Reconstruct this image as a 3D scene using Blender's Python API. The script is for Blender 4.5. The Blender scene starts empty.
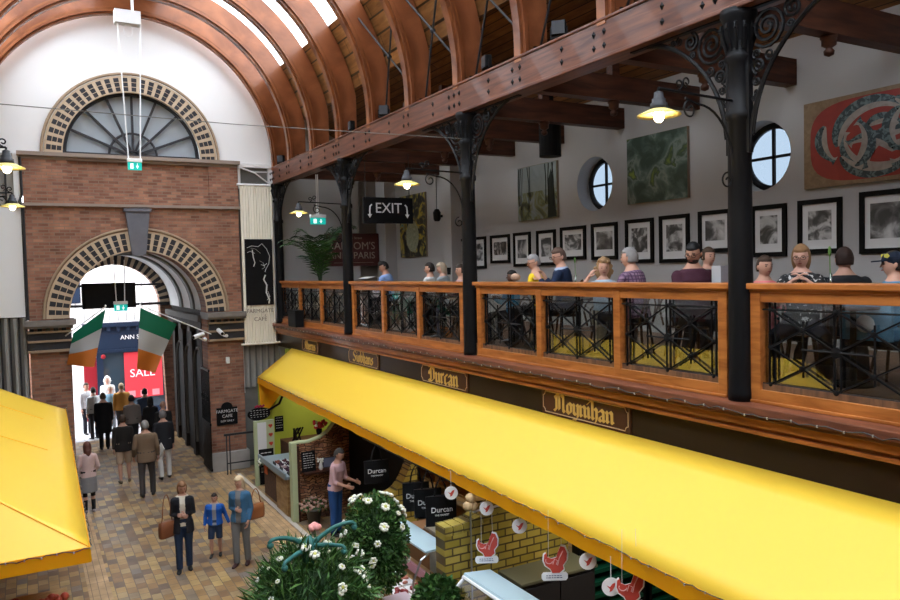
import bpy, bmesh, math, random
from mathutils import Vector, Matrix, noise
V=Vector; PI=math.pi; sin=math.sin; cos=math.cos
S=bpy.context.scene; COL=S.collection
# ---------------------------------------------------------------- camera, world, light, exposure
def make_camera():
    yaw,pit,rol=.5113,.0404,-.0241
    f=V((sin(yaw)*cos(pit),cos(yaw)*cos(pit),-sin(pit))); r=V((cos(yaw),-sin(yaw),0)); u=r.cross(f)
    r2=r*cos(rol)+u*sin(rol); u2=u*cos(rol)-r*sin(rol)
    cd=bpy.data.cameras.new('camera'); cd.sensor_width=36; cd.lens=757.7/900*36; cd.clip_start=.05; cd.clip_end=300
    c=bpy.data.objects.new('camera',cd); COL.objects.link(c)
    m=Matrix((r2,u2,-f)).transposed().to_4x4(); m.translation=V((0,0,5.2)); c.matrix_world=m
    S.camera=c
make_camera()
w=bpy.data.worlds.new('overcast'); S.world=w; w.use_nodes=True
bg=w.node_tree.nodes['Background']; bg.inputs[0].default_value=(.86,.93,1,1); bg.inputs[1].default_value=10.0
S.view_settings.view_transform='Standard'; S.view_settings.look='None'; S.view_settings.gamma=1
S.view_settings.exposure=0.0; S.view_settings.use_curve_mapping=False
S.cycles.use_denoising=True; S.cycles.max_bounces=8; S.cycles.diffuse_bounces=5; S.cycles.transparent_max_bounces=12
S.cycles.caustics_reflective=False; S.cycles.caustics_refractive=False; S.cycles.sample_clamp_indirect=8
def area(name,loc,rot,sx,sy,power=0,portal=False,color=(1,1,1)):
    l=bpy.data.lights.new(name,'AREA'); l.shape='RECTANGLE'; l.size=sx; l.size_y=sy; l.energy=power; l.color=color
    if portal: l.cycles.is_portal=True
    o=bpy.data.objects.new(name,l); COL.objects.link(o); o.location=loc; o.rotation_euler=rot
area('skylight_portal',(2.53,7.5,12.9),(0,0,0),8,28,portal=True)
area('street_portal',(2.5,29.2,5.5),(-.9,0,0),12,5,portal=True)
# ---------------------------------------------------------------- mesh helpers
def fr(d):
    d=d.normalized(); a=V((0,0,1)) if abs(d.z)<.9 else V((0,1,0))
    u=a.cross(d).normalized(); return u,d.cross(u).normalized()
class MB:
    def __init__(s): s.v=[];s.f=[];s.m=[]
    def add(s,vs,fs,mi=0):
        b=len(s.v); s.v+= [tuple(p) for p in vs]; s.f+=[tuple(i+b for i in f) for f in fs]; s.m+=[mi]*len(fs); return s
    def box(s,a,b,mi=0):
        x0,x1=sorted((a[0],b[0]));y0,y1=sorted((a[1],b[1]));z0,z1=sorted((a[2],b[2]))
        return s.add([(x0,y0,z0),(x1,y0,z0),(x1,y1,z0),(x0,y1,z0),(x0,y0,z1),(x1,y0,z1),(x1,y1,z1),(x0,y1,z1)],
          [(0,3,2,1),(4,5,6,7),(0,1,5,4),(1,2,6,5),(2,3,7,6),(3,0,4,7)],mi)
    def bar(s,p,q,w,h,mi=0,up=None):
        p=V(p);q=V(q);d=(q-p)
        if up is None: u,v=fr(d)
        else:
            u=V(up).cross(d).normalized(); v=d.normalized().cross(u)
        u=u*w/2; v=v*h/2
        return s.add([p-u-v,p+u-v,p+u+v,p-u+v,q-u-v,q+u-v,q+u+v,q-u+v],[(0,3,2,1),(4,5,6,7),(0,1,5,4),(1,2,6,5),(2,3,7,6),(3,0,4,7)],mi)
    def rings(s,rs,mi=0,cap=True):
        n=len(rs[0]); vs=[p for r in rs for p in r]; fs=[]
        for k in range(len(rs)-1):
            for i in range(n):
                j=(i+1)%n; fs.append((k*n+i,k*n+j,(k+1)*n+j,(k+1)*n+i))
        if cap: fs+= [tuple(range(n-1,-1,-1)),tuple((len(rs)-1)*n+i for i in range(n))]
        return s.add(vs,fs,mi)
    def tube(s,pts,r,n=8,mi=0,cap=True,flat=1.0,rnd=False):
        pts=[V(p) for p in pts]; R=r if isinstance(r,(list,tuple)) else [r]*len(pts)
        R=list(R)
        if rnd:
            d0=(pts[0]-pts[1]).normalized(); d1=(pts[-1]-pts[-2]).normalized()
            pts=[pts[0]+d0*R[0]*.9,pts[0]+d0*R[0]*.5]+pts+[pts[-1]+d1*R[-1]*.5,pts[-1]+d1*R[-1]*.9]
            R=[R[0]*.35,R[0]*.85]+R+[R[-1]*.85,R[-1]*.35]
        rs=[];u=None
        for i,p in enumerate(pts):
            d=(pts[min(i+1,len(pts)-1)]-pts[max(i-1,0)])
            if d.length<1e-9: d=V((0,0,1))
            d.normalize()
            if u is None: u,_=fr(d)
            else:
                u=u-d*u.dot(d)
                u=u.normalized() if u.length>1e-6 else fr(d)[0]
            vv=d.cross(u)
            rs.append([p+(u*cos(2*PI*k/n)+vv*sin(2*PI*k/n)*flat)*R[i] for k in range(n)])
        return s.rings(rs,mi,cap)
    def ell(s,c,r,n=12,m=8,mi=0,f=None):
        c=V(c); rs=[]
        r=(r,r,r) if not isinstance(r,(tuple,list)) else r
        for j in range(m+1):
            t=PI*(j+.0)/m; t=min(max(t,.06),PI-.06)
            ring=[]
            for i in range(n):
                a=2*PI*i/n; d=V((sin(t)*cos(a),sin(t)*sin(a),cos(t)))
                p=V((d.x*r[0],d.y*r[1],d.z*r[2]))
                if f: p=f(d,p)
                ring.append(c+p)
            rs.append(ring)
        rs.reverse()
        return s.rings(rs,mi)
    def lathe(s,prof,c=(0,0,0),n=20,mi=0,axis='z',cap=True):
        c=V(c);rs=[]
        for r,h in prof:
            rs.append([c+(V((r*cos(2*PI*i/n),r*sin(2*PI*i/n),h)) if axis=='z' else V((h,r*cos(2*PI*i/n),r*sin(2*PI*i/n))) if axis=='x' else V((r*sin(2*PI*i/n),h,r*cos(2*PI*i/n)))) for i in range(n)])
        return s.rings(rs,mi,cap)
    def prism(s,poly,ext,mi=0):
        e=V(ext); n=len(poly); p=[V(q) for q in poly]
        return s.add(p+[q+e for q in p],[tuple(range(n-1,-1,-1)),tuple(range(n,2*n))]+[(i,(i+1)%n,n+(i+1)%n,n+i) for i in range(n)],mi)
    def quad(s,a,b,c,d,mi=0): return s.add([a,b,c,d],[(0,1,2,3)],mi)
    def xf(s,M,start=0):
        s.v[start:]=[tuple(M@V(p)) for p in s.v[start:]]; return s
    def build(s,name,mats,parent=None,smooth=False,fix=True,bev=0,**kw):
        me=bpy.data.meshes.new(name); me.from_pydata(s.v,[],s.f)
        mats=mats if isinstance(mats,(list,tuple)) else [mats]
        for m in mats: me.materials.append(m)
        me.polygons.foreach_set('material_index',s.m)
        if fix:
            bm=bmesh.new(); bm.from_mesh(me); bmesh.ops.recalc_face_normals(bm,faces=bm.faces); bm.to_mesh(me); bm.free()
        if smooth: me.polygons.foreach_set('use_smooth',[True]*len(me.polygons))
        me.update()
        o=bpy.data.objects.new(name,me); COL.objects.link(o)
        if parent: o.parent=parent; 
        if bev:
            b=o.modifiers.new('b','BEVEL'); b.width=bev; b.segments=2; b.limit_method='ANGLE'
        for k,v in kw.items(): o[k]=v
        return o
def remeshed(mb,name,mats,vox,parent=None,extra=None,it=4,fac=.5):
    o=mb.build('tmp',mats)
    r=o.modifiers.new('r','REMESH'); r.mode='VOXEL'; r.voxel_size=vox; r.use_smooth_shade=True
    sm=o.modifiers.new('s','SMOOTH'); sm.iterations=it; sm.factor=fac
    dg=bpy.context.evaluated_depsgraph_get(); me=bpy.data.meshes.new_from_object(o.evaluated_get(dg))
    old=o.data; bpy.data.objects.remove(o); bpy.data.meshes.remove(old)
    if extra:
        bm=bmesh.new(); bm.from_mesh(me); e=extra.build('tmp',mats); bm.from_mesh(e.data); od=e.data; bpy.data.objects.remove(e); bpy.data.meshes.remove(od)
        for f in bm.faces: f.smooth=True
        bm.to_mesh(me); bm.free()
    me.name=name
    o=bpy.data.objects.new(name,me); COL.objects.link(o)
    if parent: o.parent=parent
    return o
def thing(name,label,cat,loc=(0,0,0),rz=0,group=None):
    o=bpy.data.objects.new(name,None); COL.objects.link(o); o.location=loc; o.rotation_euler=(0,0,rz); o.empty_display_size=.1
    o['label']=label;o['category']=cat
    if group:o['group']=group
    return o
def tag(o,label,cat,group=None,kind=None):
    o['label']=label;o['category']=cat
    if group:o['group']=group
    if kind:o['kind']=kind
    return o
def dup(r,loc,rz,label,group=None):
    def cp(o,par):
        c=o.copy(); COL.objects.link(c); c.parent=par
        for ch in o.children: cp(ch,c)
        return c
    c=cp(r,None); c.location=loc; c.rotation_euler=(0,0,rz); c['label']=label
    if group:c['group']=group
    return c
def struct(o,label=None):
    o['kind']='structure'
    if label:o['label']=label
    return o
def plate(name,outline,holes,thick,M,mat,parent=None):
    """flat plate with holes from 2D outlines, thickness along local z, placed by matrix M"""
    cu=bpy.data.curves.new('c','CURVE'); cu.dimensions='2D'; cu.fill_mode='BOTH'; cu.extrude=thick/2
    for loop in [outline]+holes:
        sp=cu.splines.new('POLY'); sp.points.add(len(loop)-1); sp.use_cyclic_u=True
        for p,q in zip(sp.points,loop): p.co=(q[0],q[1],0,1)
    o=bpy.data.objects.new('t',cu); COL.objects.link(o)
    dg=bpy.context.evaluated_depsgraph_get(); me=bpy.data.meshes.new_from_object(o.evaluated_get(dg))
    bpy.data.objects.remove(o); bpy.data.curves.remove(cu)
    me.transform(M); me.materials.clear(); me.materials.append(mat)
    for p in me.polygons: p.material_index=0; p.use_smooth=False
    me.name=name; o=bpy.data.objects.new(name,me); COL.objects.link(o)
    if parent:o.parent=parent
    return o
def arc(cx,cy,r,a0,a1,n=32): return [(cx+r*cos(a0+(a1-a0)*i/n),cy+r*sin(a0+(a1-a0)*i/n)) for i in range(n+1)]
def MXZ(y): return Matrix(((1,0,0,0),(0,0,-1,y),(0,1,0,0),(0,0,0,1)))     # 2D x->X, y->Z
def MYZ(x): return Matrix(((0,0,1,x),(1,0,0,0),(0,1,0,0),(0,0,0,1)))      # 2D x->Y, y->Z
def text(s,size,org,u,v,mat,name='lettering',parent=None,align='CENTER',bold=0.0,ext=.004,sp=1.0):
    cu=bpy.data.curves.new('t','FONT'); cu.body=s; cu.size=size; cu.align_x=align; cu.align_y='CENTER'; cu.offset=bold; cu.extrude=ext; cu.resolution_u=3; cu.space_character=sp
    o=bpy.data.objects.new('t',cu); COL.objects.link(o); dg=bpy.context.evaluated_depsgraph_get()
    me=bpy.data.meshes.new_from_object(o.evaluated_get(dg)); bpy.data.objects.remove(o); bpy.data.curves.remove(cu)
    u=V(u).normalized(); v=V(v).normalized(); w_=u.cross(v); M=Matrix((u,v,w_)).transposed().to_4x4(); M.translation=V(org)
    me.transform(M); me.materials.clear(); me.materials.append(mat); me.name=name
    for p in me.polygons: p.material_index=0
    o=bpy.data.objects.new(name,me); COL.objects.link(o)
    if parent:o.parent=parent
    return o
# ---------------------------------------------------------------- materials
def mat(name,col,rough=.6,metal=0,spec=.25,emit=None,es=0,alpha=1,var=0,vscale=6,bump=0,bscale=40,trans=0,coat=0):
    m=bpy.data.materials.new(name); m.use_nodes=True; nt=m.node_tree; b=nt.nodes['Principled BSDF']
    b.inputs['Base Color'].default_value=(*col,1); b.inputs['Roughness'].default_value=rough; b.inputs['Metallic'].default_value=metal
    b.inputs['Specular IOR Level'].default_value=spec; b.inputs['Coat Weight'].default_value=coat
    if emit: b.inputs['Emission Color'].default_value=(*emit,1); b.inputs['Emission Strength'].default_value=es
    b.inputs['Alpha'].default_value=alpha; b.inputs['Transmission Weight'].default_value=trans
    if var or bump:
        tc=nt.nodes.new('ShaderNodeTexCoord'); 
    if var:
        n=nt.nodes.new('ShaderNodeTexNoise'); n.inputs['Scale'].default_value=vscale; n.inputs['Detail'].default_value=4
        nt.links.new(tc.outputs['Object'],n.inputs['Vector'])
        mx=nt.nodes.new('ShaderNodeMix'); mx.data_type='RGBA'
        mx.inputs[6].default_value=(*[c*(1-var) for c in col],1); mx.inputs[7].default_value=(*[min(1,c*(1+var)) for c in col],1)
        nt.links.new(n.outputs['Fac'],mx.inputs[0]); nt.links.new(mx.outputs[2],b.inputs['Base Color'])
    if bump:
        n2=nt.nodes.new('ShaderNodeTexNoise'); n2.inputs['Scale'].default_value=bscale; n2.inputs['Detail'].default_value=3
        nt.links.new(tc.outputs['Object'],n2.inputs['Vector'])
        bp=nt.nodes.new('ShaderNodeBump'); bp.inputs['Strength'].default_value=bump; bp.inputs['Distance'].default_value=.02
        nt.links.new(n2.outputs['Fac'],bp.inputs['Height']); nt.links.new(bp.outputs[0],b.inputs['Normal'])
    return m
def coords(nt,axes,obj=True):
    tc=nt.nodes.new('ShaderNodeTexCoord'); sp=nt.nodes.new('ShaderNodeSeparateXYZ'); cb=nt.nodes.new('ShaderNodeCombineXYZ')
    nt.links.new(tc.outputs['Object'],sp.inputs[0])
    for i,a in enumerate(axes): nt.links.new(sp.outputs['XYZ'.index(a)],cb.inputs[i])
    return cb.outputs[0]
def brick(name,axes,ramp,mortar,bw,bh,ms=.01,off=.5,rough=.8,bump=.4,squash=1,noise_amt=.25,sq=2,warp=0):
    m=bpy.data.materials.new(name); m.use_nodes=True; nt=m.node_tree; b=nt.nodes['Principled BSDF']; b.inputs['Roughness'].default_value=rough; b.inputs['Specular IOR Level'].default_value=.2
    vec=coords(nt,axes)
    if warp:
        wn=nt.nodes.new('ShaderNodeTexNoise'); wn.inputs['Scale'].default_value=5; nt.links.new(vec,wn.inputs['Vector']); ws=nt.nodes.new('ShaderNodeVectorMath'); ws.operation='SCALE'; ws.inputs['Scale'].default_value=warp; nt.links.new(wn.outputs['Color'],ws.inputs[0])
        wa=nt.nodes.new('ShaderNodeVectorMath'); wa.operation='ADD'; nt.links.new(vec,wa.inputs[0]); nt.links.new(ws.outputs[0],wa.inputs[1]); vec=wa.outputs[0]
    t=nt.nodes.new('ShaderNodeTexBrick'); nt.links.new(vec,t.inputs['Vector'])
    t.inputs['Scale'].default_value=1; t.inputs['Brick Width'].default_value=bw; t.inputs['Row Height'].default_value=bh; t.inputs['Mortar Size'].default_value=ms
    t.inputs['Color1'].default_value=(0,0,0,1); t.inputs['Color2'].default_value=(1,1,1,1); t.inputs['Mortar'].default_value=(.5,.5,.5,1); t.offset=off; t.squash=squash; t.squash_frequency=sq
    t.inputs['Mortar Smooth'].default_value=.1; t.inputs['Bias'].default_value=0
    cr=nt.nodes.new('ShaderNodeValToRGB'); e=cr.color_ramp.elements; cr.color_ramp.interpolation='LINEAR'
    while len(e)>1: e.remove(e[0])
    e[0].position=ramp[0][0]; e[0].color=(*ramp[0][1],1)
    for p,c in ramp[1:]: x=e.new(p); x.color=(*c,1)
    nt.links.new(t.outputs['Color'],cr.inputs[0])
    n=nt.nodes.new('ShaderNodeTexNoise'); n.inputs['Scale'].default_value=3; n.inputs['Detail'].default_value=6; nt.links.new(vec,n.inputs['Vector'])
    mr=nt.nodes.new('ShaderNodeMapRange'); mr.inputs[1].default_value=.3; mr.inputs[2].default_value=.7; mr.inputs[3].default_value=1-noise_amt; mr.inputs[4].default_value=1+noise_amt
    nt.links.new(n.outputs['Fac'],mr.inputs[0])
    mu=nt.nodes.new('ShaderNodeVectorMath'); mu.operation='SCALE'; nt.links.new(cr.outputs[0],mu.inputs[0]); nt.links.new(mr.outputs[0],mu.inputs['Scale'])
    mx=nt.nodes.new('ShaderNodeMix'); mx.data_type='RGBA'; nt.links.new(t.outputs['Fac'],mx.inputs[0]); nt.links.new(mu.outputs[0],mx.inputs[6]); mx.inputs[7].default_value=(*mortar,1)
    nt.links.new(mx.outputs[2],b.inputs['Base Color'])
    bp=nt.nodes.new('ShaderNodeBump'); bp.invert=True; bp.inputs['Strength'].default_value=bump; bp.inputs['Distance'].default_value=.01
    nt.links.new(t.outputs['Fac'],bp.inputs['Height']); nt.links.new(bp.outputs[0],b.inputs['Normal'])
    return m
def wood(name,c1,c2,stretch=(1,1,1),scale=4,rough=.45,coat=0.1,board=None,axes='XYZ'):
    m=bpy.data.materials.new(name); m.use_nodes=True; nt=m.node_tree; b=nt.nodes['Principled BSDF']; b.inputs['Roughness'].default_value=rough; b.inputs['Coat Weight'].default_value=coat*.3; b.inputs['Specular IOR Level'].default_value=.25
    tc=nt.nodes.new('ShaderNodeTexCoord'); mp=nt.nodes.new('ShaderNodeMapping'); mp.inputs['Scale'].default_value=stretch
    nt.links.new(tc.outputs['Object'],mp.inputs[0]); n=nt.nodes.new('ShaderNodeTexNoise'); n.inputs['Scale'].default_value=scale; n.inputs['Detail'].default_value=6; n.inputs['Distortion'].default_value=.6
    nt.links.new(mp.outputs[0],n.inputs['Vector'])
    cr=nt.nodes.new('ShaderNodeValToRGB'); cr.color_ramp.elements[0].position=.35; cr.color_ramp.elements[1].position=.68
    cr.color_ramp.elements[0].color=(*c1,1); cr.color_ramp.elements[1].color=(*c2,1); nt.links.new(n.outputs['Fac'],cr.inputs[0])
    out=cr.outputs[0]
    if board:
        vec=coords(nt,axes); t=nt.nodes.new('ShaderNodeTexBrick'); nt.links.new(vec,t.inputs['Vector']); t.inputs['Scale'].default_value=1
        t.inputs['Brick Width'].default_value=board[0]; t.inputs['Row Height'].default_value=board[1]; t.inputs['Mortar Size'].default_value=.008
        t.inputs['Color1'].default_value=(.65,.65,.65,1); t.inputs['Color2'].default_value=(1.15,1.15,1.15,1); t.inputs['Mortar'].default_value=(.1,.1,.1,1)
        mu=nt.nodes.new('ShaderNodeMix'); mu.data_type='RGBA'; mu.blend_type='MULTIPLY'; mu.inputs[0].default_value=1
        nt.links.new(out,mu.inputs[6]); nt.links.new(t.outputs['Color'],mu.inputs[7]); out=mu.outputs[2]
    nt.links.new(out,b.inputs['Base Color']); return m
def thin_glass(name,tint,op=.12,rough=.02,diff=None):
    """pane: mostly see-through with a mirror share by fresnel"""
    m=bpy.data.materials.new(name); m.use_nodes=True; nt=m.node_tree; nt.nodes.remove(nt.nodes['Principled BSDF'])
    out=nt.nodes['Material Output']; tr=nt.nodes.new('ShaderNodeBsdfTransparent'); tr.inputs[0].default_value=(*tint,1)
    g=nt.nodes.new('ShaderNodeBsdfGlossy'); g.inputs['Roughness'].default_value=rough; g.inputs[0].default_value=(1,1,1,1)
    fz=nt.nodes.new('ShaderNodeFresnel'); fz.inputs[0].default_value=1.5
    ad=nt.nodes.new('ShaderNodeMath'); ad.operation='ADD'; ad.inputs[1].default_value=op; ad.use_clamp=True; ge=nt.nodes.new('ShaderNodeNewGeometry'); iv=nt.nodes.new('ShaderNodeMath'); iv.operation='SUBTRACT'; iv.inputs[0].default_value=1; nt.links.new(ge.outputs['Backfacing'],iv.inputs[1]); ml=nt.nodes.new('ShaderNodeMath'); ml.operation='MULTIPLY'; nt.links.new(fz.outputs[0],ml.inputs[0]); nt.links.new(iv.outputs[0],ml.inputs[1]); nt.links.new(ml.outputs[0],ad.inputs[0])
    mx=nt.nodes.new('ShaderNodeMixShader'); nt.links.new(ad.outputs[0],mx.inputs[0]); nt.links.new(tr.outputs[0],mx.inputs[1]); nt.links.new(g.outputs[0],mx.inputs[2])
    last=mx.outputs[0]
    if diff:
        d=nt.nodes.new('ShaderNodeBsdfTranslucent'); d.inputs[0].default_value=(*diff[1],1); m2=nt.nodes.new('ShaderNodeMixShader'); m2.inputs[0].default_value=diff[0]
        nt.links.new(last,m2.inputs[1]); nt.links.new(d.outputs[0],m2.inputs[2]); last=m2.outputs[0]
    nt.links.new(last,out.inputs[0]); return m
def fabric_trans(name,col,tcol,amt=.3,rough=.5):
    m=bpy.data.materials.new(name); m.use_nodes=True; nt=m.node_tree; b=nt.nodes['Principled BSDF']; out=nt.nodes['Material Output']
    b.inputs['Base Color'].default_value=(*col,1); b.inputs['Roughness'].default_value=rough
    t=nt.nodes.new('ShaderNodeBsdfTranslucent'); t.inputs[0].default_value=(*tcol,1); mx=nt.nodes.new('ShaderNodeMixShader'); mx.inputs[0].default_value=amt
    nt.links.new(b.outputs[0],mx.inputs[1]); nt.links.new(t.outputs[0],mx.inputs[2]); nt.links.new(mx.outputs[0],out.inputs[0]); return m
def noise_paint(name,stops,scale=3,dist=1.5,axes='YZX',detail=6,rough=.5,stretch=None,w=0):
    m=bpy.data.materials.new(name); m.use_nodes=True; nt=m.node_tree; b=nt.nodes['Principled BSDF']; b.inputs['Roughness'].default_value=rough
    vec=coords(nt,axes)
    if stretch or w:
        mp=nt.nodes.new('ShaderNodeMapping'); mp.inputs['Scale'].default_value=stretch or (1,1,1); mp.inputs['Location'].default_value=(w,w*.7,0); nt.links.new(vec,mp.inputs[0]); vec=mp.outputs[0]
    n=nt.nodes.new('ShaderNodeTexNoise'); n.inputs['Scale'].default_value=scale; n.inputs['Detail'].default_value=detail; n.inputs['Distortion'].default_value=dist; nt.links.new(vec,n.inputs['Vector'])
    cr=nt.nodes.new('ShaderNodeValToRGB'); e=cr.color_ramp.elements
    while len(e)>1: e.remove(e[0])
    e[0].position=stops[0][0]; e[0].color=(*stops[0][1],1)
    for p,c in stops[1:]: x=e.new(p); x.color=(*c,1)
    nt.links.new(n.outputs['Fac'],cr.inputs[0]); nt.links.new(cr.outputs[0],b.inputs['Base Color']); return m
BR=[(0,(.19,.088,.06)),(.45,(.285,.132,.088)),(.8,(.36,.175,.112)),(1,(.23,.112,.083))]
M_brickF=brick('red_brick_front','XZY',BR,(.25,.17,.125),.225,.075,.008)
M_brickS=brick('red_brick_side','YZX',BR,(.25,.17,.125),.225,.075,.008)
PV=[(0,(.13,.09,.07)),(.2,(.20,.115,.06)),(.4,(.30,.18,.075)),(.6,(.38,.24,.10)),(.75,(.17,.14,.12)),(.88,(.42,.28,.11)),(1,(.15,.125,.11))]
M_pave=brick('market_paving','YXZ',PV,(.13,.10,.075),.24,.16,.006,rough=.45,bump=.15,noise_amt=.2)
M_paveT=brick('tan_paving_strip','YXZ',[(0,(.36,.23,.12)),(1,(.46,.30,.16))],(.2,.14,.09),.30,.11,.006,off=0,rough=.5,bump=.15)
M_street=brick('street_paving','XYZ',[(0,(.4,.4,.42)),(1,(.55,.55,.57))],(.2,.2,.2),.5,.3,.01,rough=.6,bump=.1)
M_ybrick=brick('yellow_glazed_brick','XZY',[(0,(.31,.24,.035)),(.5,(.40,.31,.06)),(1,(.47,.36,.08))],(.10,.075,.03),.235,.105,.012,rough=.4,bump=.5,noise_amt=.12)
M_ybrick2=brick('yellow_glazed_brick_coping','YZX',[(0,(.33,.26,.05)),(1,(.45,.35,.09))],(.10,.075,.03),.235,.105,.012,rough=.4,bump=.5)
M_stone=brick('rough_slate_stone','XZY',[(0,(.16,.06,.03)),(.4,(.28,.12,.06)),(.7,(.42,.22,.11)),(1,(.20,.09,.06))],(.05,.03,.02),.21,.06,.008,rough=.75,bump=1,noise_amt=.6,squash=.5,sq=3,warp=.22)
M_cream=mat('cream_brick',(.52,.40,.28),.8,var=.15,vscale=9)
M_blackbr=mat('black_brick',(.03,.03,.035),.6,var=.3,vscale=9)
M_white=mat('white_paint',(.80,.80,.80),.7,var=.02,vscale=2)
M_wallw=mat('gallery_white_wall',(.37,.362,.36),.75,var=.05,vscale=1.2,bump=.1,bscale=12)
M_ledge=mat('painted_ledge',(.28,.22,.18),.6,var=.15)
M_slate=mat('slate_keystone',(.13,.13,.15),.5,var=.2)
M_corn=mat('weathered_cornice',(.20,.18,.165),.6,var=.25,vscale=5)
M_corn2=mat('grimy_stone_band',(.33,.24,.16),.75,var=.2,vscale=5)
M_plinth=mat('limestone_plinth',(.36,.34,.32),.7,var=.15)
M_rib=wood('varnished_rib',(.14,.042,.016),(.31,.108,.043),(1,1,1),1.3,.32,.5)
M_ribd=wood('dark_rib_moulding',(.10,.03,.012),(.26,.09,.03),(1,1,1),2,.3,.5)
M_beam=wood('dark_varnished_beam',(.065,.02,.011),(.17,.058,.028),(6,.5,6),3,.35,.35)
M_tie=wood('dark_tie_beam',(.035,.013,.008),(.085,.03,.016),(.6,5,5),3,.5,.1)
M_plank=wood('ceiling_planks',(.17,.07,.02),(.31,.14,.045),(4,.6,4),3,.4,.2,board=(3.0,.14),axes='YXZ')
M_rail=wood('orange_rail_wood',(.27,.085,.018),(.47,.165,.04),(5,.7,5),3,.35,.4)
M_ledgew=wood('reddish_ledge_wood',(.10,.035,.02),(.22,.075,.04),(5,.6,5),3,.4,.3)
M_fascia=mat('dark_brown_fascia',(.028,.016,.009),.3,var=.3,vscale=2)
M_signb=mat('brown_name_board',(.07,.028,.014),.35)
M_gold=mat('gold_lettering',(.60,.38,.10),.45,emit=None)
M_goldp=mat('pale_gold_line',(.55,.38,.22),.5)
M_iron=mat('black_cast_iron',(.005,.005,.006),.5,spec=.15)
M_ironm=mat('dark_iron',(.03,.03,.034),.45)
M_yellow=fabric_trans('yellow_awning_fabric',(.95,.66,.06),(.95,.42,.01),.18,.42)
M_yell2=fabric_trans('yellow_awning_valance',(1,.54,.006),(1,.50,.01),.45,.5)
M_green=mat('lime_green_wall',(.36,.42,.05),.6,var=.08,vscale=2)
M_greenp=mat('pale_green_post',(.42,.47,.28),.5)
M_black=mat('matt_black',(.005,.005,.006),.6,spec=.15)
M_chalk=mat('chalk_marks',(.6,.6,.58),.8)
M_whitep=mat('white_plastic',(.78,.78,.78),.4)
M_steel=mat('brushed_steel',(.5,.52,.54),.3,metal=.9)
M_lbl=mat('pale_blue_enamel',(.42,.55,.60),.3)
M_glassrail=thin_glass('rail_glass',(.80,.82,.80),.10)
M_glass=thin_glass('clear_glass',(.85,.9,.9),.05)
M_sky=thin_glass('rooflight_glass',(.85,.85,.85),.0,diff=(.35,(.9,.92,.95)))
M_bulb=mat('lit_bulb',(1,.9,.7),emit=(1,.85,.55),es=14)
M_shade=mat('cream_enamel_shade',(.75,.62,.2),.4,emit=None)
M_teal=mat('lit_exit_face',(.0,.35,.30),.4,emit=(.02,.55,.48),es=.6)
M_pict=mat('lit_pictogram',(.8,.95,.9),.4,emit=(.8,1,.95),es=.9)
M_frame=mat('black_picture_frame',(.004,.004,.004),.6,spec=.1)
M_mount=mat('white_picture_mount',(.62,.62,.62),.6)
M_banner=mat('cream_banner_cloth',(.76,.71,.61),.85,var=.05,vscale=3)
M_boards=mat('grey_louver_boards',(.30,.29,.27),.6)
M_grey=mat('grey_panel_paint',(.16,.16,.15),.6,var=.15)
M_leaf=mat('dark_green_leaf',(.028,.080,.017),.45,var=.5,vscale=12)
M_leaf2=mat('mid_green_leaf',(.085,.18,.045),.45,var=.4,vscale=12)
M_palm=mat('palm_leaf',(.015,.035,.015),.5)
M_flow=mat('white_petals',(.75,.75,.66),.6)
M_flowc=mat('yellow_flower_heart',(.5,.5,.12),.6)
M_pinkf=mat('pink_petals',(.75,.32,.30),.6)
M_verd=mat('verdigris_iron',(.035,.14,.125),.45,var=.3,vscale=8)
M_terr=mat('grey_pot',(.10,.09,.08),.7)
# ---------------------------------------------------------------- setting
CX,CZ=2.53,8.18; YF=20.4; AX=6.05; WX=9.3; FZ=4.05
fl=MB(); fl.box((-5,-8,-.15),(11,YF+6.2,0)); struct(fl.build('floor',M_pave))
fl=MB(); fl.box((.72,-8,0),(1.06,YF,.004)); fl.box((4.05,-8,0),(4.6,YF,.004)); struct(fl.build('floor',M_paveT))
fl=MB(); fl.box((4.62,-8,0),(4.72,YF-.6,.02)); struct(fl.build('trim_1',mat('pale_stone_kerb',(.5,.44,.38),.6)))
fl=MB(); fl.box((-15,YF+6.2,-.15),(20,40,0)); struct(fl.build('floor',M_street))
# facade: brick wall with archway (X-Z plate)
PL,PR=.06,5.05; OL,OR=.93,4.13; SZ=4.25; R1=1.6
out=[(PL,0),(OL,0),(OL,SZ)]+[(CX+R1*cos(PI-PI*i/32),SZ+R1*sin(PI*i/32)) for i in range(33)]+[(OR,0),(PR,0),(PR,8.12),(PL,8.12)]
struct(plate('wall_far',out,[],.7,MXZ(YF+.36),M_brickF))
def ring(name,cz,r0,r1,y,n,rows):
    mb=MB()
    for i in range(n):
        a0=PI*i/n;a1=PI*(i+1)/n; da=(a1-a0)*.07
        P=lambda r,a:(CX-r*cos(a),cz+r*sin(a))
        def seg(ra,rb,b0,b1,yy,mi):
            q=[P(ra,b0),P(rb,b0),P(rb,b1),P(ra,b1)]; mb.prism([(p[0],yy,p[1]) for p in q],(0,YF+.1-yy,0),mi)
        seg(r0,r1,a0,a1,y,0)
        if i%2==1:
            L=(r1-r0-.06)/rows
            for k in range(rows): seg(r0+.02+k*L+.008,r0+.02+(k+1)*L-.008,a0-da*1.2,a1+da*1.2,y-.006,1)
    rim=[(CX-(r1+.05)*cos(PI*i/40),cz+(r1+.05)*sin(PI*i/40)) for i in range(41)]
    mb.tube([(p[0],y,p[1]) for p in rim],.035,6,2)
    return struct(mb.build(name,[M_cream,M_blackbr,M_corn2]))
ring('trim_2',SZ,R1,2.1,YF-.03,62,3)
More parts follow.
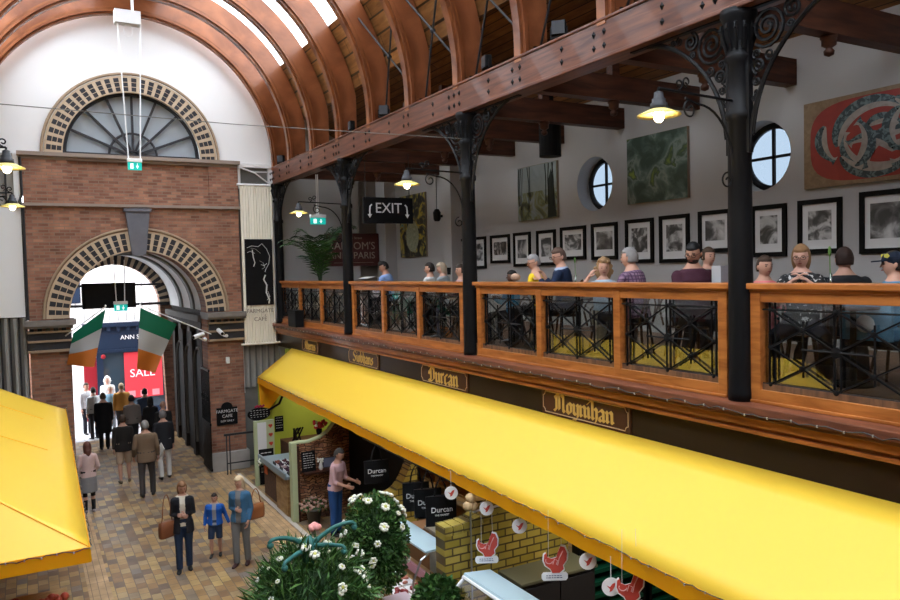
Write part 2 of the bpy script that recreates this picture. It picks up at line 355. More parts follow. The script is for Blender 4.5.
# tympanum with fanlight
R2=1.60; out=[(CX+3.62,CZ-.02)]+arc(CX,CZ,3.62,0,PI,48)+[(CX-3.62,CZ-.02)]
hole=arc(CX,CZ+.02,R2,0,PI,40)
struct(plate('wall_tympanum',out,[hole],.3,MXZ(YF+.22),M_white))
ring('trim_3',CZ,R2,2.0,YF-.0,58,3)
win=MB(); win.prism([(p[0],YF+.3,p[1]) for p in arc(CX,CZ+.03,R2,0,PI,40)],(0,.02,0)); wn=win.build('window_1',mat('frosted_fanlight_glass',(.36,.41,.45),.25,emit=None)); struct(wn)
fb=MB(); fb.tube([(p[0],YF+.22,p[1]) for p in arc(CX,CZ+.03,R2-.04,0,PI,40)],.05,6); fb.tube([(p[0],YF+.22,p[1]) for p in arc(CX,CZ+.06,.56,0,PI,24)],.03,6); fb.tube([(p[0],YF+.22,p[1]) for p in arc(CX,CZ+.06,.13,0,PI,12)],.03,6)
fb.box((CX-R2,YF+.16,CZ),(CX+R2,YF+.27,CZ+.09))
for k in range(1,8):
    a=PI*k/8; r0=.13
    fb.bar((CX+r0*cos(a),YF+.22,CZ+.05+r0*sin(a)),(CX+R2*cos(a),YF+.22,CZ+.05+R2*sin(a)),.055,.06)
fb.build('window_frame',M_ironm,wn)
lg=MB(); lg.box((PL-.1,YF-.16,8.10),(PR+.05,YF+.1,8.19)); lg.box((PL-.05,YF-.08,8.03),(PR,YF+.1,8.10)); struct(lg.build('trim_4',M_ledge))
lg=MB(); lg.box((PL-.02,YF-.09,6.93),(PR+.03,YF+.1,7.0)); struct(lg.build('trim_5',M_ledge))
# raised brick pilaster strips and lower recess lines in upper brickwork
lg=MB(); lg.box((PL,YF-.06,7.0),(PL+.95,YF+.02,8.03)); lg.box((PR-.75,YF-.06,7.0),(PR,YF+.02,8.03)); lg.box((PL+.95,YF-.06,7.0),(PR-.75,YF+.02,7.16)); struct(lg.build('wall_pilaster',M_brickF))
ks=MB(); ks.prism([(CX-.16,YF-.16,SZ+R1-.12),(CX+.16,YF-.16,SZ+R1-.12),(CX+.29,YF-.16,6.9),(CX-.29,YF-.16,6.9)],(0,.3,0)); ks.box((CX-.32,YF-.19,6.82),(CX+.32,YF,6.9))
struct(ks.build('trim_6',M_slate))
# imposts and piers
for nm,(a,b) in (('trim_7',(PL-.1,OL+.02)),('trim_8',(OR-.02,PR+.05))):
    mb=MB()
    e=.16
    mb.box((a,YF-.30,4.10),(b+(.1 if a<1 else 0),YF+.75,4.22),0); mb.box((a,YF-.24,4.04),(b,YF+.72,4.10),0)
    mb.box((a+.05,YF-.14,3.92),(b,YF+.7,3.97),1); mb.box((a+.05,YF-.12,3.70),(b,YF+.7,3.75),1); mb.box((a+.05,YF-.12,3.46),(b,YF+.7,3.52),1)
    for k in range(5): 
        x=a+.1+k*.17; mb.box((x,YF-.13,3.97),(x+.09,YF,4.04),2)
    mb.box((a+.06,YF-.08,3.52),(b,YF+.68,3.70),2); mb.box((a+.06,YF-.08,3.75),(b,YF+.68,3.92),2)
    struct(mb.build(nm,[M_corn,M_corn2,M_blackbr]))
mb=MB(); mb.box((OR-.04,YF-.1,0),(PR+.06,YF+.74,.5)); mb.box((PL-.05,YF-.1,0),(OL+.04,YF+.74,.5)); struct(mb.build('baseboard_far',M_plinth,bev=.02))
# side bays: white panel and vertical boards left and right
def bay(x0,x1,side):
    mb=MB()
    mb.box((x0,YF+.15,0),(x1,YF+.25,8.1),0)
    for k in range(6):
        a=x0+(x1-x0)*k/6; mb.prism([(a+.03,YF+.15,2.15),(a+.09,YF+.05,2.15),(a+(x1-x0)/6-.035,YF+.05,2.15),(a+(x1-x0)/6-.012,YF+.15,2.15)],(0,0,2.15),1)
    struct(mb.build('wall_'+side,[M_grey if side=='far_right' else M_ironm,M_boards]))
bay(5.08,6.1,'far_right'); bay(-1.1,.03,'far_left')
mb=MB(); mb.box((5.06,YF+.02,7.5),(5.14,YF+.2,8.12)); mb.box((5.9,YF+.02,3.3),(6.05,YF+.2,8.12)); mb.box((5.06,YF+.0,8.06),(6.1,YF+.2,8.14)); mb.box((5.08,YF+.1,2.0),(5.9,YF+.12,3.3) if 0 else (5.09,YF+.12,3.3)); mb.tube([(5.12,YF-.02,8.05),(5.5,YF-.1,7.9),(5.95,YF-.02,7.6)],.02,5); mb.tube([(5.2,YF-.02,8.0),(5.5,YF-.06,7.93),(5.9,YF-.02,7.95)],.014,5); struct(mb.build('trim_9',M_white))
mb=MB(); mb.box((-1.1,YF+.02,4.32),(.0,YF+.12,6.95),0); mb.box((-.12,YF-.02,6.9),(.04,YF+.14,8.15),0); mb.box((-1.1,YF+.05,6.9),(-.12,YF+.1,8.15),1)
for x in (-.75,-.5,-.3): mb.box((x,YF+.0,6.95),(x+.04,YF+.12,8.1),2)
struct(mb.build('trim_10',[M_white,M_boards,M_ironm]))
mb=MB(); mb.tube([(.03,YF-.06,8.05),(.04,YF-.06,7.2),(-.02,YF-.1,7.0),(.05,YF-.1,6.9),(.05,YF-.06,5.2),(.05,YF-.06,4.25)],.03,8); tag(mb.build('drainpipe',M_ironm),'black cast iron drainpipe down the left edge of the brick facade','pipe')
# passage behind arch
YP=26.5
mb=MB()
for k in range(24):
    a0=PI*k/24;a1=PI*(k+1)/24
    for y0,y1,r,mi in ((YF+.7,22.2,R1+.06,0),(22.2,22.6,R1,1),(22.6,24.0,R1+.06,0),(24.0,24.4,R1,1),(24.4,YP,R1+.06,0)):
        mb.prism([(CX-r*cos(a),y0,SZ+r*sin(a)) for a in (a0,a1)]+[(CX-2.2*cos(a),y0,SZ+2.2*sin(a)) for a in (a1,a0)],(0,y1-y0,0),mi)
struct(mb.build('ceiling',[M_white,mat('grey_vault_rib',(.16,.17,.16),.6)]))
def ring2():
    mb=MB(); n=46; y=YP-.05
    for i in range(n):
        a0=PI*i/n;a1=PI*(i+1)/n
        mb.prism([(CX-r*cos(a),y,SZ+r*sin(a)) for r,a in ((1.36,a0),(1.7,a0),(1.7,a1),(1.36,a1))],(0,.4,0),i%2)
    return struct(mb.build('trim_11',[M_cream,M_blackbr]))
ring2()
out=[(-1,0),(OL+.1,0),(OL+.1,SZ)]+[(CX+1.36*cos(PI-PI*i/24),SZ+1.36*sin(PI*i/24)) for i in range(25)]+[(OR-.1,0),(9,0),(9,7.5),(-1,7.5)]
struct(plate('wall_street_side',out,[],.35,MXZ(YP+.25),M_brickF))
M_arc=wood('dark_arcade_wood',(.014,.010,.008),(.035,.024,.018),(5,1,1),3,.75,0)
for nm,x,sg in (('wall_passage_right',OR+.1,1),('wall_passage_left',OL-.1,-1)):
    mb=MB(); mb.box((x,YF+.7,0),(x+.3*sg,YP,4.4),0)
    for y in (21.2,22.6,24.0,25.4):
        mb.box((x+.01*sg,y,0),(x-.10*sg,y+.28,3.75),0); mb.box((x,y-.04,3.6),(x-.15*sg,y+.32,3.75),1)
    mb.box((x+.02*sg,YF+.7,3.75),(x-.12*sg,YP,3.95),0); mb.box((x+.02*sg,YF+.7,3.95),(x-.2*sg,YP,4.12),1)
    for y in (21.48,22.88,24.28):
        pts=[(x-.03*sg,y,.4),(x-.03*sg,y,2.6)]+[(x-.03*sg,y+.56-.56*cos(PI*i/12),2.6+.56*sin(PI*i/12)) for i in range(13)]+[(x-.03*sg,y+1.12,.4)]
        mb.tube(pts,.05,6,1); mb.prism([(p[0]+.02*sg,p[1],p[2]) for p in pts],(.01*sg,0,0),2)
    struct(mb.build(nm,[M_arc,mat('worn_stone_cap',(.09,.08,.07),.7,var=.3) if sg>0 else M_corn,M_black]))
# right side: gallery
plo=[(-8,0),(YF+.4,0),(YF+.4,8.25),(-8,8.25)]
holes=[arc(yc,6.72,.50,0,2*PI,39)[:-1] for yc in (11.0,7.36)]
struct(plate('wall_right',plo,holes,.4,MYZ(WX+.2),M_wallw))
for k,yc in enumerate((11.0,7.36)):
    mb=MB(); mb.tube([(WX+.3,yc+.45*cos(2*PI*i/40),6.72+.45*sin(2*PI*i/40)) for i in range(41)],.05,6)
    mb.box((WX+.28,yc-.02,6.25),(WX+.32,yc+.02,7.2)); mb.box((WX+.28,yc-.47,6.70),(WX+.32,yc+.47,6.74))
    o=struct(mb.build('window_%d'%(k+2),M_iron))
    mb=MB(); mb.prism([(WX+.31,yc+.47*cos(2*PI*i/40),6.72+.47*sin(2*PI*i/40)) for i in range(40)],(.008,0,0)); mb.build('pane',thin_glass('pale_blue_pane%d'%k,(.25,.275,.30),.0),o)
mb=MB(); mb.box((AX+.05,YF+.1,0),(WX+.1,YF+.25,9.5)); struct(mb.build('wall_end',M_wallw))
mb=MB(); mb.box((8.05,YF-.35,FZ),(8.35,YF+.1,8.2)); mb.box((8.95,YF-.8,FZ),(9.3,YF-.2,8.2)); mb.box((9.0,15.9,FZ),(9.3,16.3,8.2)); mb.box((9.15,9.0,7.3),(9.3,9.0,7.3)); struct(mb.build('wall_piers',M_wallw))
mb=MB(); mb.box((AX+.02,-8,3.6),(WX,YF+.1,FZ)); struct(mb.build('floor',wood('gallery_boards',(.10,.05,.03),(.2,.1,.05),(.5,5,1),3,.5)))
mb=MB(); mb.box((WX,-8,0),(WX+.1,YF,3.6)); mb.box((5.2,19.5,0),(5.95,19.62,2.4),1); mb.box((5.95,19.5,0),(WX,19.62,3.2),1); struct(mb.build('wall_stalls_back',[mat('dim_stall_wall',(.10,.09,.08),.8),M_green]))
# fascia and cornice
mb=MB(); mb.box((AX-.04,-8,3.22),(AX+.1,YF,3.62)); struct(mb.build('trim_12',M_fascia))
mb=MB(); mb.box((AX-.10,-8,3.60),(AX+.02,YF,3.68)); mb.box((AX-.16,-8,3.66),(AX+.02,YF,3.76)); mb.box((AX-.13,-8,3.58),(AX-.0,YF,3.62)); struct(mb.build('trim_13',M_rail,bev=.008))
mb=MB(); mb.box((AX-.24,-8,3.78),(AX+.12,YF,3.86)); mb.box((AX-.2,-8,3.74),(AX+.1,YF,3.79)); struct(mb.build('trim_14',M_ledgew,bev=.008))
# wall above (clerestory boards) and roof planks over the gallery
mb=MB(); mb.prism([(6.42,-8,9.75),(9.5,-8,8.15),(9.5,-8,8.27),(6.42,-8,9.87)],(0,YF+8.2,0)); struct(mb.build('ceiling_gallery',M_plank))
# vault shell: boarding low, glazing high, per side
def shell(name,r,a0,a1,y0,y1,mat_,th=.06,n=12,**k):
    mb=MB()
    for i in range(n):
        b0=a0+(a1-a0)*i/n;b1=a0+(a1-a0)*(i+1)/n
        mb.prism([(CX+r*cos(b0),y0,CZ+r*sin(b0)),(CX+r*cos(b1),y0,CZ+r*sin(b1)),(CX+(r+th)*cos(b1),y0,CZ+(r+th)*sin(b1)),(CX+(r+th)*cos(b0),y0,CZ+(r+th)*sin(b0))],(0,y1-y0,0))
    return struct(mb.build(name,mat_,**k))
RE=3.96; D=PI/180
shell('ceiling_vault',RE,14*D,34*D,-8,YF+.4,M_plank); shell('ceiling_vault',RE,148*D,178*D,-8,YF+.4,M_plank)
shell('ceiling_vault',RE,80*D,100*D,-8,YF+.4,M_plank)
shell('window_5',RE,34*D,80*D,-8,YF+.1,M_sky,.02); shell('window_6',RE,100*D,148*D,-8,YF+.1,M_sky,.02)
mb=MB(); mb.box((-1.2,YF+.4,0),(9.6,YF+.5,4) if 0 else (-1.6,YF+.42,8.0)); 
# side wall left (under and above the left gallery)
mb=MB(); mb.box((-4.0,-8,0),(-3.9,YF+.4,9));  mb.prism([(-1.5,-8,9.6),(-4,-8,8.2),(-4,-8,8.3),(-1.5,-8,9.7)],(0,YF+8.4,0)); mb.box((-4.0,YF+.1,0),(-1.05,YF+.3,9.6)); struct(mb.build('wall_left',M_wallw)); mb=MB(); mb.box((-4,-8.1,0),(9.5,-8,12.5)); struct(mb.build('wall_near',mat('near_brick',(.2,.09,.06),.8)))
mb=MB(); mb.box((-4,-8,3.6),(-1.0,YF+.1,3.95)); mb.box((-1.05,-8,3.22),(-.95,YF,3.62)); mb.box((-1.05,-8,7.6),(-.85,YF,8.06)); struct(mb.build('floor_left_gallery',M_fascia))
# ---------------------------------------------------------------- ribs, beams
ORD=['first','second','third','fourth','fifth','sixth','seventh','eighth','ninth','tenth','eleventh','twelfth']
RY=[20.15,18.75,17.05,15.35,13.65,11.95,10.25,8.55,6.85,5.15,3.45,1.75]
XE=6.38
def rib_mesh():
    t=thing('timber_rib','','timber arch rib')
    # web: between intrados r=3.5 and outer profile (circle 4.05 clipped to vertical x)
    mb=MB(); ri=3.47
    def outer(a):
        x=CX+3.93*cos(a); z=CZ+3.93*sin(a)
        lim=XE if cos(a)>0 else 2*CX-XE
        if (cos(a)>0 and x>lim) or (cos(a)<0 and x<lim): x=lim; z=CZ+abs(lim-CX)*math.tan(a if a<PI/2 else PI-a)
        return x,z
    N=60; ys=(-.07,.07); prof=[]
    for i in range(N+1):
        a=PI*i/N; a_=min(max(a,.001),PI-.001); xo,zo=outer(a_); prof.append(((CX+ri*cos(a_),CZ+ri*sin(a_)),(xo,max(zo,CZ-.0))))
    for i in range(N):
        (p0,q0),(p1,q1)=prof[i],prof[i+1]
        mb.prism([(p0[0],-.07,p0[1]),(q0[0],-.07,q0[1]),(q1[0],-.07,q1[1]),(p1[0],-.07,p1[1])],(0,.14,0))
    for sx in (1,-1):
        xi=CX+sx*3.47; xo=CX+sx*(XE-CX); mb.box((xi,-.07,7.98),(xo,.07,CZ))
    mb.build('web',M_rib,t)
    def strip(r0,r1,w,name,m):
        mb=MB()
        rs=[]
        pts=[(0,7.98)]
        for i in range(N+1):
            a=PI*i/N; rs.append([(CX+r*cos(a),y,CZ+r*sin(a)) for r,y in ((r0,-w),(r1,-w),(r1,w),(r0,w))])
        rs=[[(CX+r0,-w,7.98),(CX+r1,-w,7.98),(CX+r1,w,7.98),(CX+r0,w,7.98)]]+rs+[[(CX-r0,-w,7.98),(CX-r1,-w,7.98),(CX-r1,w,7.98),(CX-r0,w,7.98)]]
        mb.rings(rs); return mb.build(name,m,t)
    strip(3.40,3.45,.075,'moulding',M_ribd); strip(3.45,3.50,.125,'moulding',M_rib); strip(3.50,3.545,.10,'moulding',M_ribd)
    for sx in (1,-1): mb=MB(); mb.box((CX+sx*3.62,-.1,8.07),(CX+sx*3.9,.1,8.19)); mb.build('iron_shoe',M_iron,t)
    return t
rib0=rib_mesh()
for i,y in enumerate(RY[:10]):
    lb='curved varnished timber roof rib, %s from the far brick facade'%ORD[i]
    if i==0: rib0.location=(0,y,0); rib0['label']=lb; rib0['group']='arched roof ribs'
    else: dup(rib0,(0,y,0),0,lb,'arched roof ribs')
# main beam with bolts
bt=thing('gallery_beam','long dark varnished timber beam studded with black bolts, resting on the iron columns','beam')
mb=MB(); mb.box((AX-.11,-6,7.62),(AX+.13,YF-.2,8.04)); mb.box((AX-.14,-6,7.58),(AX+.16,YF-.2,7.63)); mb.box((AX-.13,-6,8.02),(AX+.35,YF-.2,8.06)); mb.build('timber',M_beam,bt,bev=.012)
mb=MB()
def diamond(y,z): mb.add([(AX-.112,y,z+.045),(AX-.112,y+.035,z),(AX-.112,y,z-.045),(AX-.112,y-.035,z),(AX-.14,y,z)],[(0,1,4),(1,2,4),(2,3,4),(3,0,4)])
for y in RY:
    for dy in (-.16,0,.16) if RY.index(y)%3==0 else (-.09,.09):
        diamond(y+.05+dy,7.90); diamond(y+.05+dy,7.74)
    diamond(y+.75,7.90); diamond(y+.75,7.74)
mb.build('bolt_heads',M_iron,bt)
# tie beams
tb=thing('tie_beam','','tie beam')
mb=MB(); mb.box((AX+.16,-.09,7.6),(WX,.09,7.95)); mb.box((AX+1.5,-.06,7.95),(AX+1.64,.06,8.95)); mb.bar((AX+.55,0,7.95),(AX+1.5,0,8.6),.1,.12); mb.build('timber',M_tie,tb)
mb=MB(); mb.lathe([(.01,-.22),(.05,-.2),(.055,-.16),(.03,-.13),(.075,-.1),(.075,-.04),(.09,-.03),(.09,0)],(7.62,0,7.6),12); mb.build('pendant_drop',M_tie,tb,smooth=True)
for i,y in enumerate(RY[1:11]):
    lb='dark timber tie beam with a turned drop, %s from the far gallery end'%ORD[i]
    if i==0: tb.location=(0,y,0); tb['label']=lb; tb['group']='gallery tie beams'
    else: dup(tb,(0,y,0),0,lb,'gallery tie beams')
# tie rods crossing between ribs
for i in range(5,10):
    y0,y1=RY[i],RY[i-1]; mb=MB()
    for a,b in (((6.3,y0,8.15),(5.75,y1,10.1)),((6.3,y1,8.15),(5.75,y0,10.1))): mb.tube([a,b],.018,6)
    m=V(((6.3+5.75)/2,(y0+y1)/2,(8.15+10.1)/2)); mb.ell(m,.05,8,6)
    tag(mb.build('cross_brace',M_ironm),'pair of crossed black iron rods between the %s and %s roof ribs from the facade'%(ORD[i-1],ORD[i]),'brace','crossed roof rods')
# ---------------------------------------------------------------- columns with scroll brackets
def spiral(mb,c,r,turns,a0,hand,M,w=.012,t=.03):
    pts=[]; n=int(12*turns)+4
    for i in range(n+1):
        f=i/n; a=a0+hand*2*PI*turns*f; rr=r*(1-.88*f); pts.append(M(c[0]+rr*cos(a),c[1]+rr*sin(a)))
    mb.tube(pts,w,5)
def bracket(sg):
    """in Y-Z plane, sg=+1 toward +Y; local origin at column axis, z=0 at beam underside"""
    mb=MB(); M=lambda a,b:(0,sg*a,b)
    L,H=1.45,1.36
    crv=[(.13+ (L-.13)*(1-cos(t))**1.0,-H*(1-sin(t))-.0) for t in [PI/2*i/16 for i in range(17)]]
    edge=[(.13+(L-.13)*(i/16)**1.0*1.0,0) for i in range(2)]
    crv=[(.12+(L-.12)*(1-math.sqrt(max(0,1-(i/16)**2)))*1.0,-H*(1-i/16)) for i in range(17)]
    # concave quarter: from column foot (x~.12,z=-H) sweeping up to the beam (x=L,z=0)
    crv=[(L-(L-.12)*cos(t),-H+H*sin(t)) for t in [PI/2*i/18 for i in range(19)]]
    mb.tube([M(a,b) for a,b in crv],.022,6); mb.tube([M(a*1.0+.04,b+.045) for a,b in crv[1:-1]],.011,5)
    mb.box((-.03,sg*.1,-.035),(.03,sg*L,0)); mb.box((-.03,sg*.1,-H),(.03,sg*.135,0))
    rg=random.Random(5); done=[]
    def ok(c,r):
        if c[0]-r<.135 or c[1]+r>-.035: return False
        if math.hypot(c[0]-L,c[1]+H)<0: return False
        # outside the quarter ellipse centred (L,-H)
        q=math.hypot((c[0]-L)/(L-.12),(c[1]+H)/H)
        if c[0]<L and c[1]>-H and q<1+r/H*1.05: return False
        if c[0]+r>L: return False
        return all(math.hypot(c[0]-d[0][0],c[1]-d[0][1])>r+d[1]-.006 for d in done)
    for r in (.19,.15,.12,.095,.075,.06,.048,.038,.03):
        for _ in range(900):
            c=(rg.uniform(.13,L),rg.uniform(-H,-.03))
            if ok(c,r): done.append((c,r))
    for c,r in done: spiral(mb,c,r,1.1+r*8,rg.uniform(0,6.28),rg.choice((1,-1)),M,.012 if r<.07 else .017)
    return mb
def make_column():
    t=thing('iron_column','','column')
    mb=MB(); mb.lathe([(.125,3.86),(.125,3.94),(.12,3.98),(.118,4.2),(.112,5.6),(.108,6.55),(.13,6.57),(.13,6.63),(.105,6.66),(.10,7.1),(.14,7.15),(.105,7.19),(.11,7.3),(.15,7.5),(.17,7.54),(.17,7.6)],(0,0,0),20); mb.build('shaft',M_iron,t,smooth=True)
    mb=MB()
    for k in range(12):
        a=2*PI*k/12; mb.tube([(.11*cos(a),.11*sin(a),7.22),(.15*cos(a),.15*sin(a),7.35),(.165*cos(a),.165*sin(a),7.46),(.175*cos(a),.175*sin(a),7.40)],.018,5)
    mb.build('capital_leaves',M_iron,t)
    for sg in (1,-1):
        b=bracket(sg); b.v=[(x,y,z+7.6) for x,y,z in b.v]; b.build('scroll_bracket',M_iron,t)
    return t
CY=[5.02,10.13,15.2,20.15]
names=['nearest black cast iron column with scrollwork brackets, left of the woman resting her chin','black iron column with scroll brackets left of the child in blue','black iron column with scroll brackets in front of the dark red wall sign and palm','farthest black iron column at the end of the gallery beside the banner']
c0=make_column()
for i,y in enumerate(CY):
    if i==0: c0.location=(AX,y,0); c0['label']=names[0]; c0['group']='gallery columns'
    else: dup(c0,(AX,y,0),0,names[i],'gallery columns')
# ---------------------------------------------------------------- railing bays
def rail_panel(y0,y1,t):
    """iron lattice and glass between posts (y0<y1), z 4.02..4.84"""
    zb,zt=4.0,4.80; zm=(zb+zt)/2; x=AX+.03; mb=MB(); Y=lambda f:y0+(y1-y0)*f
    r=.0085
    for z in (zb+.05,zt-.05): mb.tube([(x,y0,z),(x,y1,z)],r,5)
    lo,hi=zb+.05,zt-.05; q1,q3=lo+(hi-lo)*.25,lo+(hi-lo)*.75
    for a,b in (((0.06,hi),(.94,lo)),((.06,lo),(.94,hi)),((.06,zm),(.5,hi)),((.06,zm),(.5,lo)),((.94,zm),(.5,hi)),((.94,zm),(.5,lo))):
        mb.bar((x,Y(a[0]),a[1]),(x,Y(b[0]),b[1]),.02,.014)
    for f in (.045,.085,.48,.52,.915,.955): mb.bar((x+.012,Y(f),zb-.02),(x+.012,Y(f),zt+.02),.018,.012)
    for f in (.28,.72): mb.bar((x+.01,Y(f),q1-.08),(x+.01,Y(f),q3+.08),.016,.012)
    mb.tube([(x-.01,Y(.28),zm),(x-.01,Y(.72),zm)],.009,5)
    for f,z,rr in ((.06,hi,.022),(.06,zm,.024),(.06,lo,.022),(.5,hi,.026),(.5,lo,.026),(.94,hi,.022),(.94,zm,.024),(.94,lo,.022),(.28,q3,.026),(.72,q3,.026),(.28,q1,.026),(.72,q1,.026),(.5,zm,.05)):
        mb.lathe([(.004,-.02),(rr,-.014),(rr,.01)],(x,Y(f),z),8,axis='x')
    mb.build('iron_lattice',M_iron,t)
    g=MB(); g.box((AX+.065,y0,3.97),(AX+.07,y1,4.86)); g.build('glass_pane',M_glassrail,t)
bays=[(-.02,4.90,'balcony railing bay below the woman in the spotted top'),(5.19,9.93,'balcony railing bay below the man in navy and curly haired woman'),(10.36,15.02,'balcony railing bay below the man in the blue shirt'),(15.36,20.15,'farthest balcony railing bay, below the palm')]
for a,b,lb in bays:
    t=thing('balcony_railing','orange wood and iron '+lb,'railing',group='balcony railings')
    mb=MB(); mb.box((AX-.05,a-.06,4.94),(AX+.16,b+.07,5.0)); mb.box((AX-.02,a-.03,4.91),(AX+.13,b+.03,4.95)); mb.build('handrail',M_rail,t,bev=.01)
    mb=MB(); mb.box((AX,a,4.82),(AX+.10,b,4.92)); mb.box((AX-.01,a,3.88),(AX+.11,b,3.99)); mb.box((AX-.03,a,3.86),(AX+.13,b,3.89)); mb.build('rail_frame',M_rail,t,bev=.006)
    n=3; w=(b-a-.1)/n
    for k in range(n+1):
        y=a+.05+w*k; mb=MB(); mb.box((AX-.012,y-.055,3.87),(AX+.112,y+.055,4.93)); mb.build('post',M_rail,t,bev=.006)
        if k<n: rail_panel(y+.055,y+w-.055,t)
# ---------------------------------------------------------------- lamps, signs and fittings
def lamp_on_arm(loc,arm,label,rz=0):
    """arm reaches from column at local x=0 towards -x; lamp head hangs at x=-arm, z=0 top"""
    t=thing('gas_style_lamp',label,'lamp',loc,rz,'shaded lamps on iron arms')
    mb=MB(); mb.tube([(-.1,0,.0),(-arm,0,.03)],.013,6); mb.tube([(-.1,0,-.72)]+[(-.1-.0-(.45)*(1-cos(a)),0,-.62+.55*sin(a)) for a in [PI/2*i/10 for i in range(11)]]+[(-.72,0,-.03)],.012,6)
    def sp(cx,cz,r,a0,h,tn=1.2):
        mb.tube([(cx+r*(1-.75*i/20)*cos(a0+h*2*PI*tn*i/20),0,cz+r*(1-.75*i/20)*sin(a0+h*2*PI*tn*i/20)) for i in range(21)],.009,5)
    sp(-.66,-.13,.09,1.57,1); sp(-.17,-.76,.08,1.57,1); sp(-.80,.09,.05,4.7,1); sp(-.70,.12,.05,4.7,-1); mb.tube([(-arm,0,.03),(-arm,0,-.04)],.012,6)
    mb.build('scroll_arm',M_iron,t)
    mb=MB(); mb.lathe([(.02,.0),(.04,-.01),(.045,-.06),(.06,-.065),(.06,-.10),(.075,-.105),(.08,-.16),(.06,-.17)],(-arm,0,-.0),16); mb.build('lamp_cap',M_ironm,t,smooth=True)
    mb=MB(); mb.lathe([(.06,-.15),(.19,-.205),(.195,-.215),(.06,-.17)],(-arm,0,0),24,cap=False); mb.build('lamp_shade',M_shade,t,smooth=True)
    mb=MB(); mb.ell((-arm,0,-.215),(.05,.05,.06),12,8); mb.build('bulb',M_bulb,t,smooth=True)
    l=bpy.data.lights.new('bulb_light','POINT'); l.energy=22; l.color=(1,.8,.5); l.shadow_soft_size=.07
    o=bpy.data.objects.new('bulb_light',l); COL.objects.link(o); o.parent=t; o.location=(-arm,0,-.36)
    return t
lamp_on_arm((AX,5.02,6.74),1.05,'lit shaded lamp on a scroll arm from the nearest column, beside the green painting')
lamp_on_arm((AX,10.13,6.68),1.05,'lit shaded lamp on a scroll arm hanging just above the black EXIT board')
lamp_on_arm((AX,15.2,6.64),1.05,'lit shaded lamp on a scroll arm above the palm, next to the banner')
lamp_on_arm((-.95,10.3,6.72),.83,'large lit shaded lamp at the left edge of the photo, upper of two',PI)
lamp_on_arm((-.95,15.2,6.68),.83,'small lit shaded lamp at the left edge before the white boards, lower of two',PI)
def exit_box(x,y,z,w,label,rod,rodx,slant=0):
    t=thing('exit_sign',label,'exit sign',(x,y,z),0,'green lit exit signs')
    mb=MB(); mb.box((-w/2,-.05,-.0),(w/2,.05,.08)); mb.build('housing',M_whitep,t,bev=.01)
    mb=MB(); mb.box((-w/2+.01,-.02,-.17),(w/2-.01,.02,0)); mb.build('lit_face',M_teal,t)
    mb=MB(); y_=-.026
    mb.box((-w*.30,y_,-.14),(-w*.10,-.02,-.03)); mb.box((w*.15,y_,-.08),(w*.19,-.02,-.03)); mb.prism([(w*.08,y_,-.08),(w*.26,y_,-.08),(w*.17,y_,-.145)],(0,.006,0)); mb.build('pictogram',M_pict,t)
    for i,sx in enumerate((-1,1)):
        mb=MB(); mb.tube([(sx*rodx,0,.08),(sx*rodx*(1+slant),0,rod)],.013,6); mb.build('hanging_rod',M_whitep,t)
    return t
exit_box(2.19,17.7,7.68,.30,'green lit exit sign on long white rods in front of the fanlight',3.0,.12,.9)
mb=MB(); mb.box((1.90,17.6,10.62),(2.42,17.85,10.9)); mb.tube([(2.27,17.7,10.9),(2.27,17.7,12.1)],.03,6); mb.tube([(2.16+.09*cos(a/3),17.7,10.48+.13*sin(a/3)) for a in range(20)],.01,5)
tag(mb.build('junction_box',M_whitep,bev=.02),'white electrical box under the roof ribs that holds the long sign rods','box')
exit_box(2.16,21.3,4.50,.34,'small green lit exit sign hanging under the passage arch before a black board',1.15,.1,.3)
exit_box(6.62,18.6,6.6,.42,'green lit exit sign hanging above the palm in the gallery',1.1,.02)
mb=MB(); mb.box((1.28,21.6,4.40),(2.57,21.68,5.06)); mb.box((1.34,21.57,4.45),(2.51,21.6,5.01)); tag(mb.build('hanging_board',M_black,bev=.01),'large blank black board hanging under the passage arch','board')
t=thing('exit_board','black hanging board lettered EXIT with an arrow at each side','sign',(6.7,14.5,6.46)); mb=MB(); mb.box((-.57,-.03,-.27),(.57,.03,.27)); mb.build('panel',M_black,t,bev=.006)
M_lett=mat('white_lettering',(.62,.62,.62),.5)
text('EXIT',.30,(0,-.035,.04),(1,0,0),(0,0,1),M_lett,'lettering',t)
for sx in (-1,1):
    mb=MB(); mb.tube([(sx*.38,-.034,.12),(sx*.42,-.034,.08),(sx*.43,-.034,0),(sx*.43,-.034,-.1)],.016,5); mb.prism([(sx*.43-.05,-.034,-.08),(sx*.43+.05,-.034,-.08),(sx*.43,-.034,-.16)],(0,-.004,0)); mb.build('arrow',M_lett,t)
    mb=MB(); mb.tube([(sx*.5,0,.27),(sx*.5,0,1.2)],.008,5); mb.build('hanging_rod',M_ironm,t)
